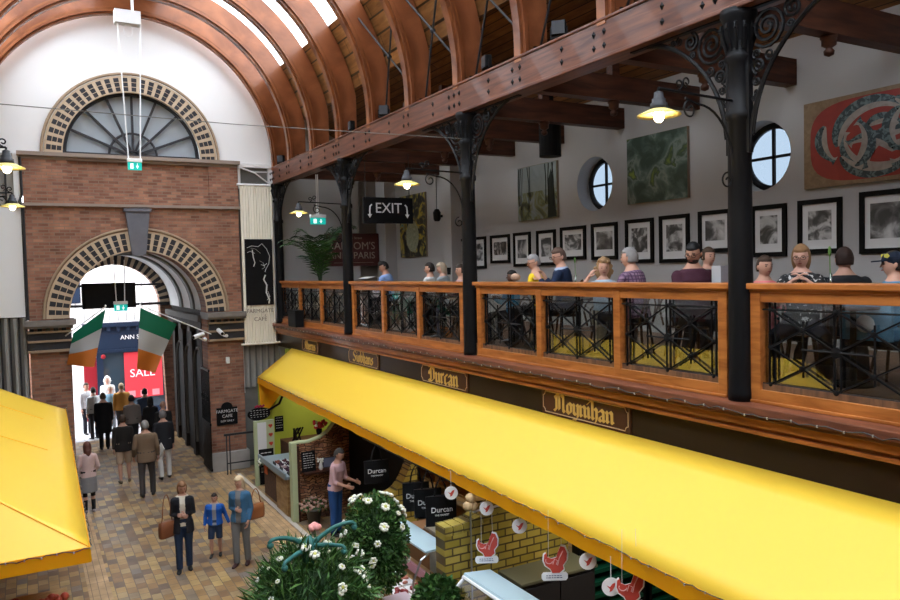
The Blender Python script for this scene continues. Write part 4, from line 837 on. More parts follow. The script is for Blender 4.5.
# ---------------------------------------------------------------- people
_mc={}
def cm(kind,c,rough=.8,var=.06,sc=20):
    k=(kind,c)
    if k not in _mc: _mc[k]=mat(kind,c,rough,var=var,vscale=sc,bump=.12 if kind!='skin' else 0,bscale=60)
    return _mc[k]
SK=(.52,.29,.21); SKD=(.10,.05,.035)
def rotx(v,a): return V((v.x,v.y*cos(a)-v.z*sin(a),v.y*sin(a)+v.z*cos(a)))
def person(label,loc,turn,h,top,bottom,hair,skin=SK,fem=False,lean=0,seat=None,arms=(None,None),legs=(None,None),head=(0,0),
           sleeve='long',toplen=0,shoes=(.02,.02,.02),vox=.013,glasses=False,inner=None,extras=(),open_front=False,beard=None,wide=1.0):
    """local frame faces -Y, feet (or stool foot plane) at z=0. arms/legs: ((upper dir),(lower dir)) with x measured outwards"""
    s=h/1.75; T=V((-loc[0],-loc[1])); ang=math.atan2(T.y,T.x)-turn*D; 
    t=thing('person',label,'person',loc,ang+PI/2)
    pz=(seat+.10)/s if seat else .93
    P0=V((0,0,pz)); la=-lean*D*-1
    def up(x,y,z):          # torso point (standing coordinates) leaned forward about the pelvis
        v=rotx(V((x,y,z-.93)),lean*D); return P0+v
    sw=(.150 if fem else .170)*wide; hw=.09
    headc=up(0,-.01,1.62); nk=up(0,.01,1.47); yaw,pit=head
    HM=Matrix.Rotation(-yaw*D,3,'Z')@Matrix.Rotation(pit*D,3,'X')
    hp=lambda x,y,z: headc+HM@(V((x,y,z))*1.05)
    b=MB()
    def trs(k,mb,z0=.86,z1=1.49,n=16,ex=0):
        R=[(.84,.155,.11,0),(.95,.168 if not fem else .172,.122,0),(1.08,.148 if not fem else .128,.105,0),(1.22,.160 if not fem else .142,.115,-.005),(1.33,.178 if not fem else .155,.122,-.01),(1.42,.155,.10,0),(1.475,.085,.075,.005),(1.52,.055,.058,.008)]
        rs=[]
        for z,rx,ry,yo in R:
            if z<z0-.001 or z>z1+.04: continue
            rx*=wide; ry*=wide
            rs.append([up((rx+k)*cos(2*PI*i/n),(ry+k)*sin(2*PI*i/n)+yo,z) for i in range(n)])
        mb.rings(rs)
    trs(0,b)
    b.tube([up(0,.01,1.44),up(0,.005,1.54),hp(0,.005,-.06)],[.062,.055,.055],10)
    def hf(d,p):
        if d.z<0: p.x*=1-.28*d.z*d.z*1.0; p.y*=1-.12*abs(d.z); p.y-=.012*abs(d.z)
        if d.y>0: p.y*=1.02
        return HM@p
    b.ell(headc,(.079,.098,.120),20,14,f=hf)
    J={}
    for i,sx in ((0,-1),(1,1)):
        A=arms[i] or ((.12,.02,-1),(.03,-.16,-1)); sh=up(sx*sw,.0,1.385)
        u=V((A[0][0]*sx,A[0][1],A[0][2])).normalized(); l=V((A[1][0]*sx,A[1][1],A[1][2])).normalized()
        if not seat: u=rotx(u,lean*D); l=rotx(l,lean*D*.5)
        el=sh+u*.285; wr=el+l*.245; J[i]=(sh,el,wr,l)
        b.tube([sh,sh.lerp(el,.4),el,el.lerp(wr,.35),wr,wr+l*.03],[.050,.046,.038,.039,.026,.025],10,rnd=True)
    for i,sx in ((0,-1),(1,1)):
        hip=P0+V((sx*hw,0,-.03)); Lg=legs[i]
        if Lg is None: Lg=(((0,-.02,-1),(0,.03,-1)) if not seat else ((.10,-1,-.02),(.02,.08,-1)))
        u=V((Lg[0][0]*sx,Lg[0][1],Lg[0][2])).normalized(); l=V((Lg[1][0]*sx,Lg[1][1],Lg[1][2])).normalized()
        tl=.41 if not seat else .42
        kn=hip+u*tl; an=kn+l*(.41 if not seat else .40); J[2+i]=(hip,kn,an,l)
        b.tube([hip,hip.lerp(kn,.4),kn,kn.lerp(an,.35),an],[.085,.078,.053,.056,.036],12,rnd=True)
    e=MB()
    # face relief: nose, ears, lips; hands with fingers
    e.add([hp(-.012,-.088,.02),hp(.012,-.088,.02),hp(.018,-.088,-.028),hp(-.018,-.088,-.028),hp(0,-.116,-.024)],[(0,1,4),(1,2,4),(2,3,4),(3,0,4)])
    for sx in (-1,1): e.ell(hp(sx*.075,.005,-.005),(.012,.02,.03),8,6)
    for i,sx in ((0,-1),(1,1)):
        sh,el,wr,l=J[i]; side=V((0,-1,0)) if abs(l.z)>.5 else V((0,0,1)); side=(side-l*side.dot(l)).normalized(); nr=l.cross(side)
        if nr.x*sx>0: nr=-nr    # palm faces inwards
        rs=[]
        for k,(d_,wd,th) in enumerate(((-.01,.026,.022),(.03,.036,.017),(.07,.042,.016),(.095,.040,.013))):
            c=wr+l*d_; rs.append([c+side*(wd*cos(2*PI*j/10))+nr*(th*sin(2*PI*j/10)) for j in range(10)])
        e.rings(rs)
        for k,(o_,ln) in enumerate(((.030,.068),(.010,.078),(-.010,.072),(-.029,.056))):
            p=wr+l*.09+side*o_; q=p+l*ln*.5+nr*.008; r_=q+(l*.6+nr*.8).normalized()*ln*.5
            e.tube([p,q,r_],[.0095,.009,.0075],6,rnd=True)
        p=wr+l*.02+side*.028; q=p+(l*.5+side*.8+nr*.2).normalized()*.04; e.tube([p,q,q+(l*.9+nr*.3).normalized()*.032],[.013,.011,.009],6,rnd=True)
    ms=cm('skin',skin,.55,.04)
    body=remeshed(b,'body',[ms],vox,t,extra=e,it=3)
    # clothes
    def sleeve_tube(mb,i,upto):
        sh,el,wr,l=J[i]
        if upto=='short': mb.tube([sh,sh.lerp(el,.4),sh.lerp(el,.62)],[.066,.062,.060],12)
        elif upto=='roll': mb.tube([sh,sh.lerp(el,.4),el,el.lerp(wr,.25)],[.066,.06,.052,.050],12)
        else: mb.tube([sh,sh.lerp(el,.4),el,el.lerp(wr,.4),wr-l*.01],[.068,.062,.053,.050,.040],12)
        mb.ell(sh,(.063,.063,.060),12,8)
    def garment(name,col,k,bot,slv,neck=1.46,rough=.85,pat=None):
        g=MB(); n=18
        R=[(1.08,.148 if not fem else .130,.107,0),(1.22,.160 if not fem else .143,.116,-.005),(1.33,.180 if not fem else .158,.124,-.01),(1.42,.158,.102,0),(neck,.088,.080,.003)]
        R=[(.95,.170,.124,0)]+R
        if bot<.77: R=[(bot,.185,.15,0),(.82,.182,.14,0)]+R
        elif bot<1.0: R=[(bot,.172,.13,0)]+(R if bot<.94 else R[1:])
        rs=[]
        for z,rx,ry,yo in R:
            rx*=wide;ry*=wide
            if z<.93 and seat: f=(.93-z)
            rs.append([up((rx+k)*cos(2*PI*j/n),(ry+k)*sin(2*PI*j/n)+yo,z) for j in range(n)])
        g.rings(rs)
        for i in (0,1): 
            if slv: sleeve_tube(g,i,slv)
        o=remeshed(g,name,[pat or cm('cloth',col,rough)],vox,t,it=2); return o
    pants,bc=bottom[:2]
    if pants in ('trousers','shorts','leggings','jeans'):
        g=MB(); n=14; g.rings([[P0+V(((.175*wide+.0)*cos(2*PI*j/n),.128*wide*sin(2*PI*j/n),z)) for j in range(n)] for z in (-.08,0,.07,.11)])
        for i in (0,1):
            hip,kn,an,l=J[2+i]
            fl=.0 if pants!='leggings' else -.014
            if pants=='shorts': g.tube([hip,hip.lerp(kn,.45),kn-(kn-hip)*.02],[.098,.095,.088],12)
            else: g.tube([hip,hip.lerp(kn,.4),kn,kn.lerp(an,.4),an+l*.03],[.097+fl,.092+fl,.070+fl,.068+fl,.062+fl*1.2],12)
        if seat or True:
            for i in (0,1): g.ell(J[2+i][0],(.1,.1,.1),10,8)
        remeshed(g,'trousers' if pants!='shorts' else 'shorts',[cm('cloth',bc)],vox,t,it=2)
    if pants=='skirt' or len(bottom)>2:
        c2=bottom[2] if len(bottom)>2 else bc; g=MB(); n=20
        g.rings([[P0+V(((rx)*cos(2*PI*j/n),ry*sin(2*PI*j/n),z)) for j in range(n)] for z,rx,ry in ((-.42,.20,.17),(-.2,.195,.165),(0,.178,.135),(.10,.15,.115))])
        remeshed(g,'skirt',[cm('cloth',c2)],vox,t,it=2)
    if inner: garment('shirt',inner,.006,.90,None,1.475)
    o=garment('top' if not open_front else 'jacket',top if isinstance(top,tuple) else (.3,.3,.3),.022 if open_front else .014,.93-toplen if toplen else .88,sleeve,pat=None if isinstance(top,tuple) else top)
    if open_front:   # cut a front opening
        bm=bmesh.new(); bm.from_mesh(o.data)
        dl=[f for f in bm.faces if abs(f.calc_center_median().x)<.055 and (f.calc_center_median()-P0).y<(-.03-max(0,math.tan(lean*D))*max(0,f.calc_center_median().z-pz))]
        bmesh.ops.delete(bm,geom=dl,context='FACES'); bm.to_mesh(o.data); bm.free(); sd=o.modifiers.new('s','SOLIDIFY'); sd.thickness=.012
    # shoes
    for i,sx in ((0,-1),(1,1)):
        hip,kn,an,l=J[2+i]; f=V((sx*.12,-1,0)).normalized(); g=MB(); c=V((an.x,an.y,an.z)); rs=[]
        pitch=0 if l.y<.25 else .5
        for d_,wd,hh in ((-.06,.028,.06),(-.04,.038,.085),(.02,.042,.085),(.09,.047,.055),(.15,.044,.042),(.19,.022,.03)):
            cc=c+f*d_+V((0,0,-.09-(d_*pitch)+ (0))); sd=V((0,0,1)).cross(f)
            rs.append([cc+sd*(wd*cos(2*PI*j/12))+V((0,0,hh/2+hh/2*sin(2*PI*j/12))) for j in range(12)])
        g.rings(rs); g.build('shoe',cm('leather',shoes,.45),t,smooth=True)
    # hair
    style,hc=hair; g=MB()
    if style!='bald':
        def hr(d,p):
            front=d.y<-.30
            if style in('bob','long'):
                face=(d.y<-.28 and d.z<.45)
                k=1.13
                if face: k=.80
                p=p*k
                if not face and d.z<0: p.z*= (1.25 if style=='bob' else 2.0); p.x*=1+.10*abs(d.z); 
                if not face and d.z<-.0 and style=='long': p.y=p.y*.9+.02
            elif style=='curly':
                face=(d.y<-.30 and d.z<.58); k=.82 if face else 1.24
                p=p*k
                if not face and d.z<0: p.z*=1.35; p.x*=1.12
                if not face: p=p*(1+.14*noise.noise(V((p.x*38,p.y*38,p.z*38))))
            elif style=='bun':
                k=.82 if ((d.y<-.35 and d.z<.5) or d.z<-.35) else 1.07; p=p*k
            else:
                face=(d.y<-.15 and d.z<.50) or d.z<-.42 or (abs(d.x)>.75 and d.z<.05 and d.y<.15); k=.84 if face else 1.085
                if style=='quiff' and d.z>.6 and d.y<-.1: k=1.22
                p=p*k
                if not face: p=p*(1+.02*noise.noise(V((p.x*60,p.y*60,p.z*60))))
            return HM@p
        g.ell(headc,(.083,.105,.125),30,22,f=hr)
        if style=='curly':
            rg=random.Random(len(label))
            for q in range(110):
                a=rg.uniform(0,2*PI); zz=rg.uniform(-.75,1); r_=math.sqrt(max(0,1-zz*zz)); d=V((r_*cos(a),r_*sin(a),zz))
                if d.y<-.22 and d.z<.62: continue
                p=V((d.x*.10*(1+.15*(d.z<0)),d.y*.115,d.z*(.13 if d.z>0 else .17))); g.ell(headc+HM@p,rg.uniform(.016,.030),7,5)
        if style=='bun': g.ell(hp(0,.11,.03),(.045,.04,.045),12,8)
        if style=='long': g.tube([hp(0,.07,-.05),hp(0,.08,-.14),hp(0,.085,-.22)],[.06,.06,.035],10)
        g.build('hair',cm('hair',hc,.6,.25),t,smooth=True)
    if beard:
        g=MB(); g.ell(hp(0,-.035,-.065),(.058,.058,.046),14,8); g.build('beard',cm('hair',beard,.8,.2),t,smooth=True)
    for sx in (-1,1):
        g=MB(); g.ell(hp(sx*.031,-.083,.005),(.012,.008,.006),8,6); g.build('eye',cm('eye',(.03,.02,.015),.3,0),t)
    g=MB(); 
    for sx in (-1,1): g.tube([hp(sx*.016,-.094,.024),hp(sx*.045,-.084,.024)],.0035,4)
    g.build('eyebrows',cm('hair',hc if style!='bald' else (.1,.06,.04),.6,.25),t)
    g=MB(); g.ell(hp(0,-.092,-.052),(.022,.007,.006),8,6); g.build('mouth',cm('lips',(.30,.09,.08) if skin!=SKD else (.09,.03,.03),.5,0),t)
    if glasses:
        g=MB()
        for sx in (-1,1): g.tube([hp(sx*.033+.024*cos(q),-.105,.004+.018*sin(q)) for q in [2*PI*i/12 for i in range(13)]],.0028,4); g.tube([hp(sx*.057,-.10,.008),hp(sx*.078,.0,.01)],.0025,4)
        g.tube([hp(-.009,-.107,.006),hp(.009,-.107,.006)],.0025,4); g.build('glasses',cm('spectacle',(.03,.015,.015),.3,0),t)
    for fn in extras: fn(t,up,hp,J)
    for o in t.children: o.location=(0,0,0); o.scale=(s,s,s)
    return t,J,s,up,hp
stripe_dk=(.012,.012,.016)
def cardigan_front(t,up,hp,J): pass
def bag_at(loc,rz,col,label,w=.30,h=.24,d=.12,strap=.45,grp=None):
    b=thing('handbag',label,'bag',loc,rz,grp); mb=MB()
    mb.rings([[( (w/2*k)*cos(a)*1.0 if 0 else max(-w/2,min(w/2,w*.62*k*cos(a))),max(-d/2,min(d/2,d*.7*sin(a))),z) for a in [2*PI*i/20 for i in range(20)]] for z,k in ((0,.85),(.03,.98),(h*.6,1.0),(h,.86))]); mb.build('bag_body',cm('leather',col,.45),b,smooth=True)
    mb=MB(); mb.tube([(-w*.38,0,h*.9)]+[(-w*.38*cos(a)*.8,0,h*.9+strap*sin(a)) for a in [PI*i/12 for i in range(1,12)]]+[(w*.38,0,h*.9)],.010,6,flat=.5); mb.build('strap',cm('leather',col,.45),b)
    return b
bent=((.12,.05,-1),(-.55,-.75,.25))      # forearm folded across in front
walkR=((.02,-.28,-1),(.0,.10,-1)); walkL=((.0,.20,-1),(.0,.42,-1))
JK=(.015,.015,.02)
person('woman in a black open jacket and dark jeans walking towards the camera with hands together',(2.27,13.85,0),0,1.60,JK,('trousers',(.02,.035,.075)),('bob',(.20,.10,.05)),fem=True,
  arms=(((.15,.1,-1),(-.75,-.9,.05)),((.15,.1,-1),(-.75,-.85,.15))),legs=(((.0,-.10,-1),(0,.06,-1)),((0,.06,-1),(0,.18,-1))),inner=(.62,.55,.45),open_front=True,toplen=.17,head=(-12,14),vox=.011)
bag_at((2.0,13.83,.66),.5,(.20,.07,.03),'tan brown leather shoulder bag at the hip of the woman in the black jacket',.30,.27,.12,.50)
person('small boy in a bright blue jacket and denim shorts walking beside the blonde woman',(2.90,14.25,0),8,1.18,(.015,.10,.42),('shorts',(.03,.05,.10)),('short',(.02,.012,.01)),
  arms=(((.25,.05,-1),(.05,-.3,-1)),((.35,.1,-1),(.35,-.2,-.8))),legs=(((.05,-.12,-1),(0,.08,-1)),((.02,.05,-1),(0,.2,-1))),inner=(.30,.31,.34),open_front=True,toplen=.03,head=(5,4),vox=.010,wide=1.1)
person('blonde woman in a blue denim jacket and grey trousers walking beside the boy',(3.20,13.55,0),18,1.62,(.045,.13,.24),('trousers',(.15,.15,.15)),('long',(.62,.48,.30)),fem=True,
  arms=(((.12,.1,-1),(-.8,-.9,.1)),((.18,.12,-1),(-.1,-.55,-1))),legs=(((.0,-.10,-1),(0,.05,-1)),((0,.08,-1),(0,.2,-1))),inner=(.16,.16,.16),open_front=True,toplen=.06,head=(16,10),vox=.011,shoes=(.05,.02,.02))
bag_at((3.50,13.62,.78),.3,(.30,.11,.04),'orange brown leather bag behind the elbow of the blonde woman in denim',.30,.26,.12,.30)
person('grey haired man in a brown tweed jacket walking away up the paving',(2.36,19.15,0),178,1.80,(.17,.115,.075),('trousers',(.045,.04,.04)),('short',(.22,.21,.20)),
  arms=(((.22,.05,-1),(.05,-.45,-1)),((.22,.05,-1),(.05,-.55,-.9))),legs=(((.08,-.1,-1),(0,.08,-1)),((.04,.12,-1),(0,.25,-1))),toplen=.14,wide=1.12,vox=.014)
mb=MB(); mb.box((-.01,-.13,-.16),(.01,.13,.16)); o=mb.build('folded_newspaper',mat('newsprint',(.5,.48,.44),.9)); o.location=(2.70,19.30,.98); o.rotation_euler=(.5,.25,.3); tag(o,'folded newspaper under the arm of the man in the tweed jacket','newspaper')
person('woman in a pale pink jacket, grey skirt and black leggings, back turned, at the left',(1.07,18.5,0),168,1.58,(.55,.40,.38),('leggings',(.012,.012,.014),(.20,.20,.21)),('long',(.10,.04,.03)),fem=True,
  arms=(((.3,.05,-1),(-.35,-.55,-.7)),((.3,.05,-1),(-.35,-.55,-.7))),toplen=.0,vox=.013,shoes=(.35,.3,.3))
person('man in a black jacket and beige shorts walking away into the archway',(2.03,20.75,0),175,1.72,(.018,.015,.014),('shorts',(.38,.28,.20)),('short',(.05,.03,.02)),legs=(((.05,-.1,-1),(0,.1,-1)),((.03,.1,-1),(0,.2,-1))),toplen=.12,vox=.016,wide=1.1,shoes=(.2,.15,.1))
person('man in a black coat and white trousers walking away into the archway at the right',(2.97,20.55,0),172,1.76,(.014,.014,.018),('trousers',(.50,.48,.46)),('short',(.16,.15,.15)),legs=(((.05,-.12,-1),(0,.1,-1)),((.03,.1,-1),(0,.22,-1))),toplen=.18,vox=.016,wide=1.08)
person('person in a long black coat standing in the passage with back turned',(1.94,25.1,0),175,1.72,(.010,.010,.012),('trousers',(.01,.01,.012)),('short',(.12,.08,.05)),toplen=.42,vox=.02,wide=1.15)
person('person in a grey brown jumper seen from behind in the passage',(2.64,24.2,0),176,1.70,(.22,.19,.17),('trousers',(.03,.03,.035)),('short',(.03,.02,.02)),vox=.02,wide=1.05)
person('person with dark hair in a black top at the right of the passage crowd',(3.08,23.6,0),182,1.68,(.012,.012,.014),('trousers',(.02,.02,.025)),('long',(.012,.01,.01)),fem=True,vox=.02)
person('man in a navy shirt seen from behind near the street end of the passage',(3.16,25.4,0),180,1.70,(.05,.08,.14),('trousers',(.02,.02,.03)),('short',(.02,.015,.012)),vox=.02)
person('man in a mustard orange patterned jacket standing in the passage crowd',(2.62,26.7,0),170,1.76,(.50,.24,.05),('trousers',(.05,.05,.06)),('short',(.35,.25,.15)),vox=.02,wide=1.1)
person('young man in a white shirt facing in at the left of the street',(1.66,27.9,0),-30,1.72,(.60,.62,.65),('trousers',(.02,.02,.03)),('short',(.05,.03,.02)),vox=.02)
person('dark haired person in a grey white jumper at the left of the street crowd',(1.80,26.9,0),150,1.68,(.48,.50,.52),('trousers',(.02,.02,.025)),('short',(.02,.015,.012)),vox=.02,wide=1.05)
person('white haired person in a white top facing in from the street',(2.40,29.0,0),5,1.74,(.62,.60,.58),('trousers',(.3,.3,.3)),('curly',(.75,.72,.68)),vox=.02)
person('person in a pale blue top with fair hair behind the mustard jacket',(2.36,27.5,0),0,1.60,(.20,.36,.48),('trousers',(.3,.32,.35)),('short',(.45,.38,.3)),vox=.02)
person('bald man in a dark top at the right edge of the passage',(3.28,22.6,0),176,1.68,(.03,.028,.028),('trousers',(.02,.02,.02)),('bald',(.1,.1,.1)),vox=.018)
person('stallholder with grey hair in a pale pink shirt leaning over the brick counter',(5.20,14.1,0),-58,1.75,(.62,.40,.42),('trousers',(.02,.07,.22)),('short',(.07,.065,.06)),lean=9,
  arms=(((.1,-.35,-1),(-.1,-1,-.15)),((.1,-.35,-1),(-.1,-1,-.1))),toplen=.02,head=(0,18),vox=.012,sleeve='roll')
# seated customers in the gallery
def sit(label,x,y,turn,zh,top,hair,h=1.72,**k):
    base=FZ; seat=zh-base-(1.62-.93)*h/1.75*cos(k.get('lean',0)*D)-.10*1.0
    seat=max(.36,min(.62,seat)); 
    k.setdefault('bottom',('trousers',(.02,.02,.03))); b=k.pop('bottom')
    hy,hpz=k.pop('head',(0,0))
    if label.startswith('woman with a brown bob'): bt=turn-4
    elif turn>=150 or turn<-20: bt=turn
    elif turn<35: bt=-28
    else: bt=max(turn,min(turn+45,118))
    k['head']=(hy+turn-bt,hpz)
    if bt<35 and 'legs' not in k: k['legs']=(((.35,-.9,-.2),(0,.35,-1)),)*2
    r=person(label,(x,y,base),bt,h,top,b,hair,seat=seat,**k)
    # chair under each
    t=r[0]; c=dup(CH,(x+.0,y,base),t.rotation_euler.z,'bentwood chair under the '+' '.join(label.replace(',','').split()[:11]),'bentwood gallery chairs')
    for o in c.children:
        pass
    c.scale=(1,1,seat/.46)
    return r
def k_tag(l):
    i=l.find(' in '); return l[i+1:].split(',')[0][:45] if i>0 else ''
CH=thing('bentwood_chair','','chair')
M_bent=wood('dark_bentwood',(.03,.012,.006),(.09,.04,.02),(1,1,1),6,.35,.3)
mb=MB(); mb.lathe([(.05,.435),(.19,.43),(.2,.445),(.19,.46),(.05,.458)],(0,0,0),20); mb.build('seat',M_bent,CH,smooth=True)
for a in (.8,2.35,3.93,5.5): mb=MB(); mb.tube([(.15*cos(a),.15*sin(a),.435),(.19*cos(a),.19*sin(a),.2),(.22*cos(a),.22*sin(a),0)],[.016,.015,.013],8); mb.build('leg',M_bent,CH)
mb=MB(); mb.tube([(-.18,.12,.45),(-.19,.20,.68)]+[(-.19*cos(q),.20+.02*sin(q),.68+.22*sin(q)) for q in [PI*i/10 for i in range(1,10)]]+[(.19,.20,.68),(.18,.12,.45)],.014,8); mb.tube([(-.11,.15,.45),(-.11,.19,.64)]+[(-.11*cos(q),.20,.64+.15*sin(q)) for q in [PI*i/8 for i in range(1,8)]]+[(.11,.19,.64),(.11,.15,.45)],.010,8); mb.build('bent_back',M_bent,CH)
CH.location=(8.3,3.2,FZ); CH.rotation_euler=(0,0,1.0); CH['label']='empty dark bentwood cafe chair by the wall at the right edge'; CH['group']='bentwood gallery chairs'
rest=((.15,-.45,-1),(-.5,-1,.35)); mouth=((.2,-.5,-1),(-.35,-.75,1.0))
sit('man with dark hair in a light blue shirt reading, facing left',6.55,14.15,75,5.28,(.20,.30,.55),('quiff',(.012,.01,.01)),lean=12,arms=(rest,rest),head=(0,18),vox=.015,skin=(.36,.19,.13))
sit('person with short dark hair in a white top, left of the blond woman',6.6,12.5,100,5.22,(.55,.55,.55),('short',(.02,.014,.012)),h=1.62,fem=True,arms=(rest,rest),vox=.015)
sit('woman with a blond grey bob in a grey top, head bowed',7.1,12.78,80,5.22,(.30,.33,.36),('bob',(.42,.34,.25)),h=1.64,fem=True,arms=(rest,rest),head=(0,18),lean=8,vox=.015)
sit('woman with dark hair in a pink top drinking from a dark cup',6.5,11.17,60,5.17,(.35,.22,.22),('bun',(.03,.02,.015)),h=1.62,fem=True,arms=(mouth,mouth),vox=.014)
sit('child with dark skin in a bright blue top, left of the woman in yellow',6.5,9.62,82,5.06,(.02,.22,.42),('short',(.012,.01,.01)),h=1.40,skin=SKD,arms=(rest,rest),vox=.013)
sit('older woman with short grey hair and glasses in a yellow top',6.5,8.90,62,5.27,(.72,.50,.02),('short',(.26,.25,.25)),h=1.66,fem=True,glasses=True,arms=(rest,rest),head=(0,12),lean=8,vox=.013,sleeve='short')
sit('man with brown hair and glasses in a navy jumper, hands raised to his mouth',6.62,8.45,58,5.34,(.012,.022,.055),('short',(.10,.06,.045)),h=1.80,glasses=True,arms=(mouth,mouth),head=(0,10),lean=8,vox=.013,inner=(.3,.36,.5))
sit('woman with curly fair hair in a pale blue top propping her head on one hand',6.6,7.65,4,5.17,(.42,.55,.68),('curly',(.30,.18,.09)),h=1.66,fem=True,bottom=('trousers',(.42,.38,.30)),arms=(((.85,-.20,-.28),(-.72,-.1,1.0)),((.2,-.4,-1),(-.6,-1,.2))),head=(-8,4),vox=.012,sleeve='short')
M_check=brick('purple_check_cloth','XZY',[(0,(.16,.09,.15)),(1,(.27,.18,.26))],(.09,.05,.10),.04,.04,.006,off=0,bump=0)
sit('man with grey hair in a purple checked shirt leaning left towards the curly haired woman',6.6,7.04,112,5.29,M_check,('short',(.24,.23,.23)),h=1.78,arms=(rest,rest),lean=7,wide=1.12,vox=.012)
sit('man with black hair, glasses and beard in a dark maroon jumper looking down',6.55,6.08,14,5.31,(.05,.015,.028),('short',(.008,.008,.009)),h=1.80,glasses=True,beard=(.02,.012,.01),arms=(rest,rest),head=(4,16),wide=1.1,vox=.011,skin=(.42,.23,.16))
sit('woman with dark brown hair in a grey top looking right from behind the bearded man',7.5,6.72,-35,5.28,(.20,.19,.2),('bun',(.06,.035,.02)),h=1.68,fem=True,arms=(rest,rest),vox=.013)
sit('small child with black hair in a dark top, low beside the bearded man',7.05,6.74,30,5.03,(.03,.03,.03),('short',(.008,.008,.008)),h=1.22,skin=(.3,.16,.11),arms=(rest,rest),vox=.012)
sit('person in a pink top half hidden behind the nearest column',6.9,5.42,-30,5.12,(.70,.20,.22),('short',(.05,.03,.02)),h=1.62,fem=True,arms=(rest,rest),vox=.013)
M_dots=noise_paint('black_cloth_white_spots',[(0,(.010,.010,.012)),(.62,(.010,.010,.012)),(.66,(.5,.5,.5)),(1,(.6,.6,.6))],28,.3,'XYZ',1,.8)
sit('woman with a brown bob in a black spotted top, chin on her hands',6.78,4.89,8,5.24,M_dots,('bob',(.24,.13,.06)),h=1.68,fem=True,glasses=True,arms=(((.35,-.72,-.62),(-.82,.0,.72)),((.35,-.72,-.62),(-.82,.0,.72))),head=(0,8),vox=.010,sleeve='short',skin=(.58,.33,.25))
sit('man with short dark brown hair in a black jacket, seen from behind',7.45,4.87,170,5.13,(.015,.015,.018),('short',(.03,.015,.011)),h=1.76,arms=(rest,rest),vox=.012,wide=1.1)
def cap(t,up,hp,J):
    g=MB(); g.ell(hp(0,.0,.045),(.088,.11,.085),16,10); b0=[hp(-.075,-.085,.03),hp(-.06,-.16,.025),hp(0,-.185,.022),hp(.06,-.16,.025),hp(.075,-.085,.03)]; g.prism(b0,hp(0,0,.012)-hp(0,0,0)); g.build('cap',cm('cloth',(.008,.014,.03)),t,smooth=False)
    g=MB(); g.prism([hp(.075,-.07+.022*cos(q)*1.1,.08+.022*sin(q)) for q in [2*PI*i/5 for i in range(5)]],hp(.02,0,0)-hp(0,0,0)); g.prism([hp(-.075,-.07+.022*cos(q)*1.1,.08+.022*sin(q)) for q in [2*PI*i/5 for i in range(5)]],hp(-.02,0,0)-hp(0,0,0)); g.build('cap_badge',cm('badge',(.5,.45,.08)),t)
sit('person in a navy cap and blue top at the right edge, facing left',6.85,4.0,80,5.06,(.08,.22,.36),('short',(.03,.02,.015)),h=1.62,arms=(rest,rest),vox=.012,extras=(cap,))
# tables along the rail
def cafe_table(x,y,label):
    t=thing('cafe_table',label,'table',(x,y,FZ),0,'small tables along the gallery rail')
    mb=MB(); mb.lathe([(.05,.70),(.23,.70),(.24,.715),(.23,.73),(.05,.73)],(0,0,0),24); mb.build('tabletop',M_bent,t)
    mb=MB(); mb.lathe([(.18,0),(.18,.02),(.03,.05),(.025,.68),(.08,.70)],(0,0,0),14); mb.build('pedestal',M_iron,t)
for x,y,lb in ((6.5,5.3,'small round cafe table by the rail right of the column'),(6.45,7.98,'small round cafe table between the man in navy and the curly haired woman'),(6.5,12.3,'small round cafe table by the woman with the dark cup'),(6.5,15.75,'small round cafe table in front of the man in the blue shirt'),(6.55,4.2,'small round cafe table before the person in the navy cap')): cafe_table(x,y,lb)
def on_table(x,y,nm,label,cat,mb,m,rz=0,z=.73,parts=()):
    o=mb.build(nm,m); o.location=(x,y,FZ+z); o.rotation_euler=(0,0,rz); tag(o,label,cat); return o
# palm in basket
t=thing('potted_palm','tall dark green potted palm in a pale basket at the far end of the gallery','plant',(6.55,18.35,FZ))
mb=MB(); mb.lathe([(.16,0),(.24,.05),(.27,.3),(.28,.52),(.25,.53),(.05,.5)],(0,0,0),20); mb.lathe([(.30,1.0),(.30,1.18),(.26,1.2)],(-.45,-.3,0),16,cap=False) if 0 else None; mb.build('pot',mat('woven_basket',(.4,.36,.3),.9,var=.3,vscale=30,bump=.6,bscale=50),t)
rg=random.Random(11); st=MB(); lf=[MB(),MB()]
for k in range(17):
    az=rg.uniform(0,6.28); H=rg.uniform(1.5,2.7); rch=rg.uniform(.3,1.0); pts=[]
    for i in range(11):
        f=i/10; pts.append(V((rch*f**1.8*cos(az),rch*f**1.8*sin(az)*.8,.5+H*(f*1.35-.35*f*f*1.6-(.12*f**4)))))
    st.tube(pts,[.014-.001*i for i in range(11)],5)
    for i in range(3,11):
        for sub in (0,.5):
            if i+sub>10: continue
            p=pts[i].lerp(pts[min(i+1,10)],sub); d=(pts[i]-pts[i-1]).normalized(); s_=d.cross(V((0,0,1))).normalized()
            for sg in (-1,1):
                L=.42*(1-abs(i-6)/9); q=p+(s_*sg*.75+d*.55-V((0,0,.28))).normalized()*L; wv=d*.018
                mid=p.lerp(q,.5)+V((0,0,.03)); lf[k%2].add([p-wv*.5,mid-wv,q,mid+wv,p+wv*.5],[(0,1,2,3,4)])
st.build('stems',M_palm,t); lf[0].build('fronds',M_palm,t,fix=False); lf[1].build('fronds',M_leaf,t,fix=False)
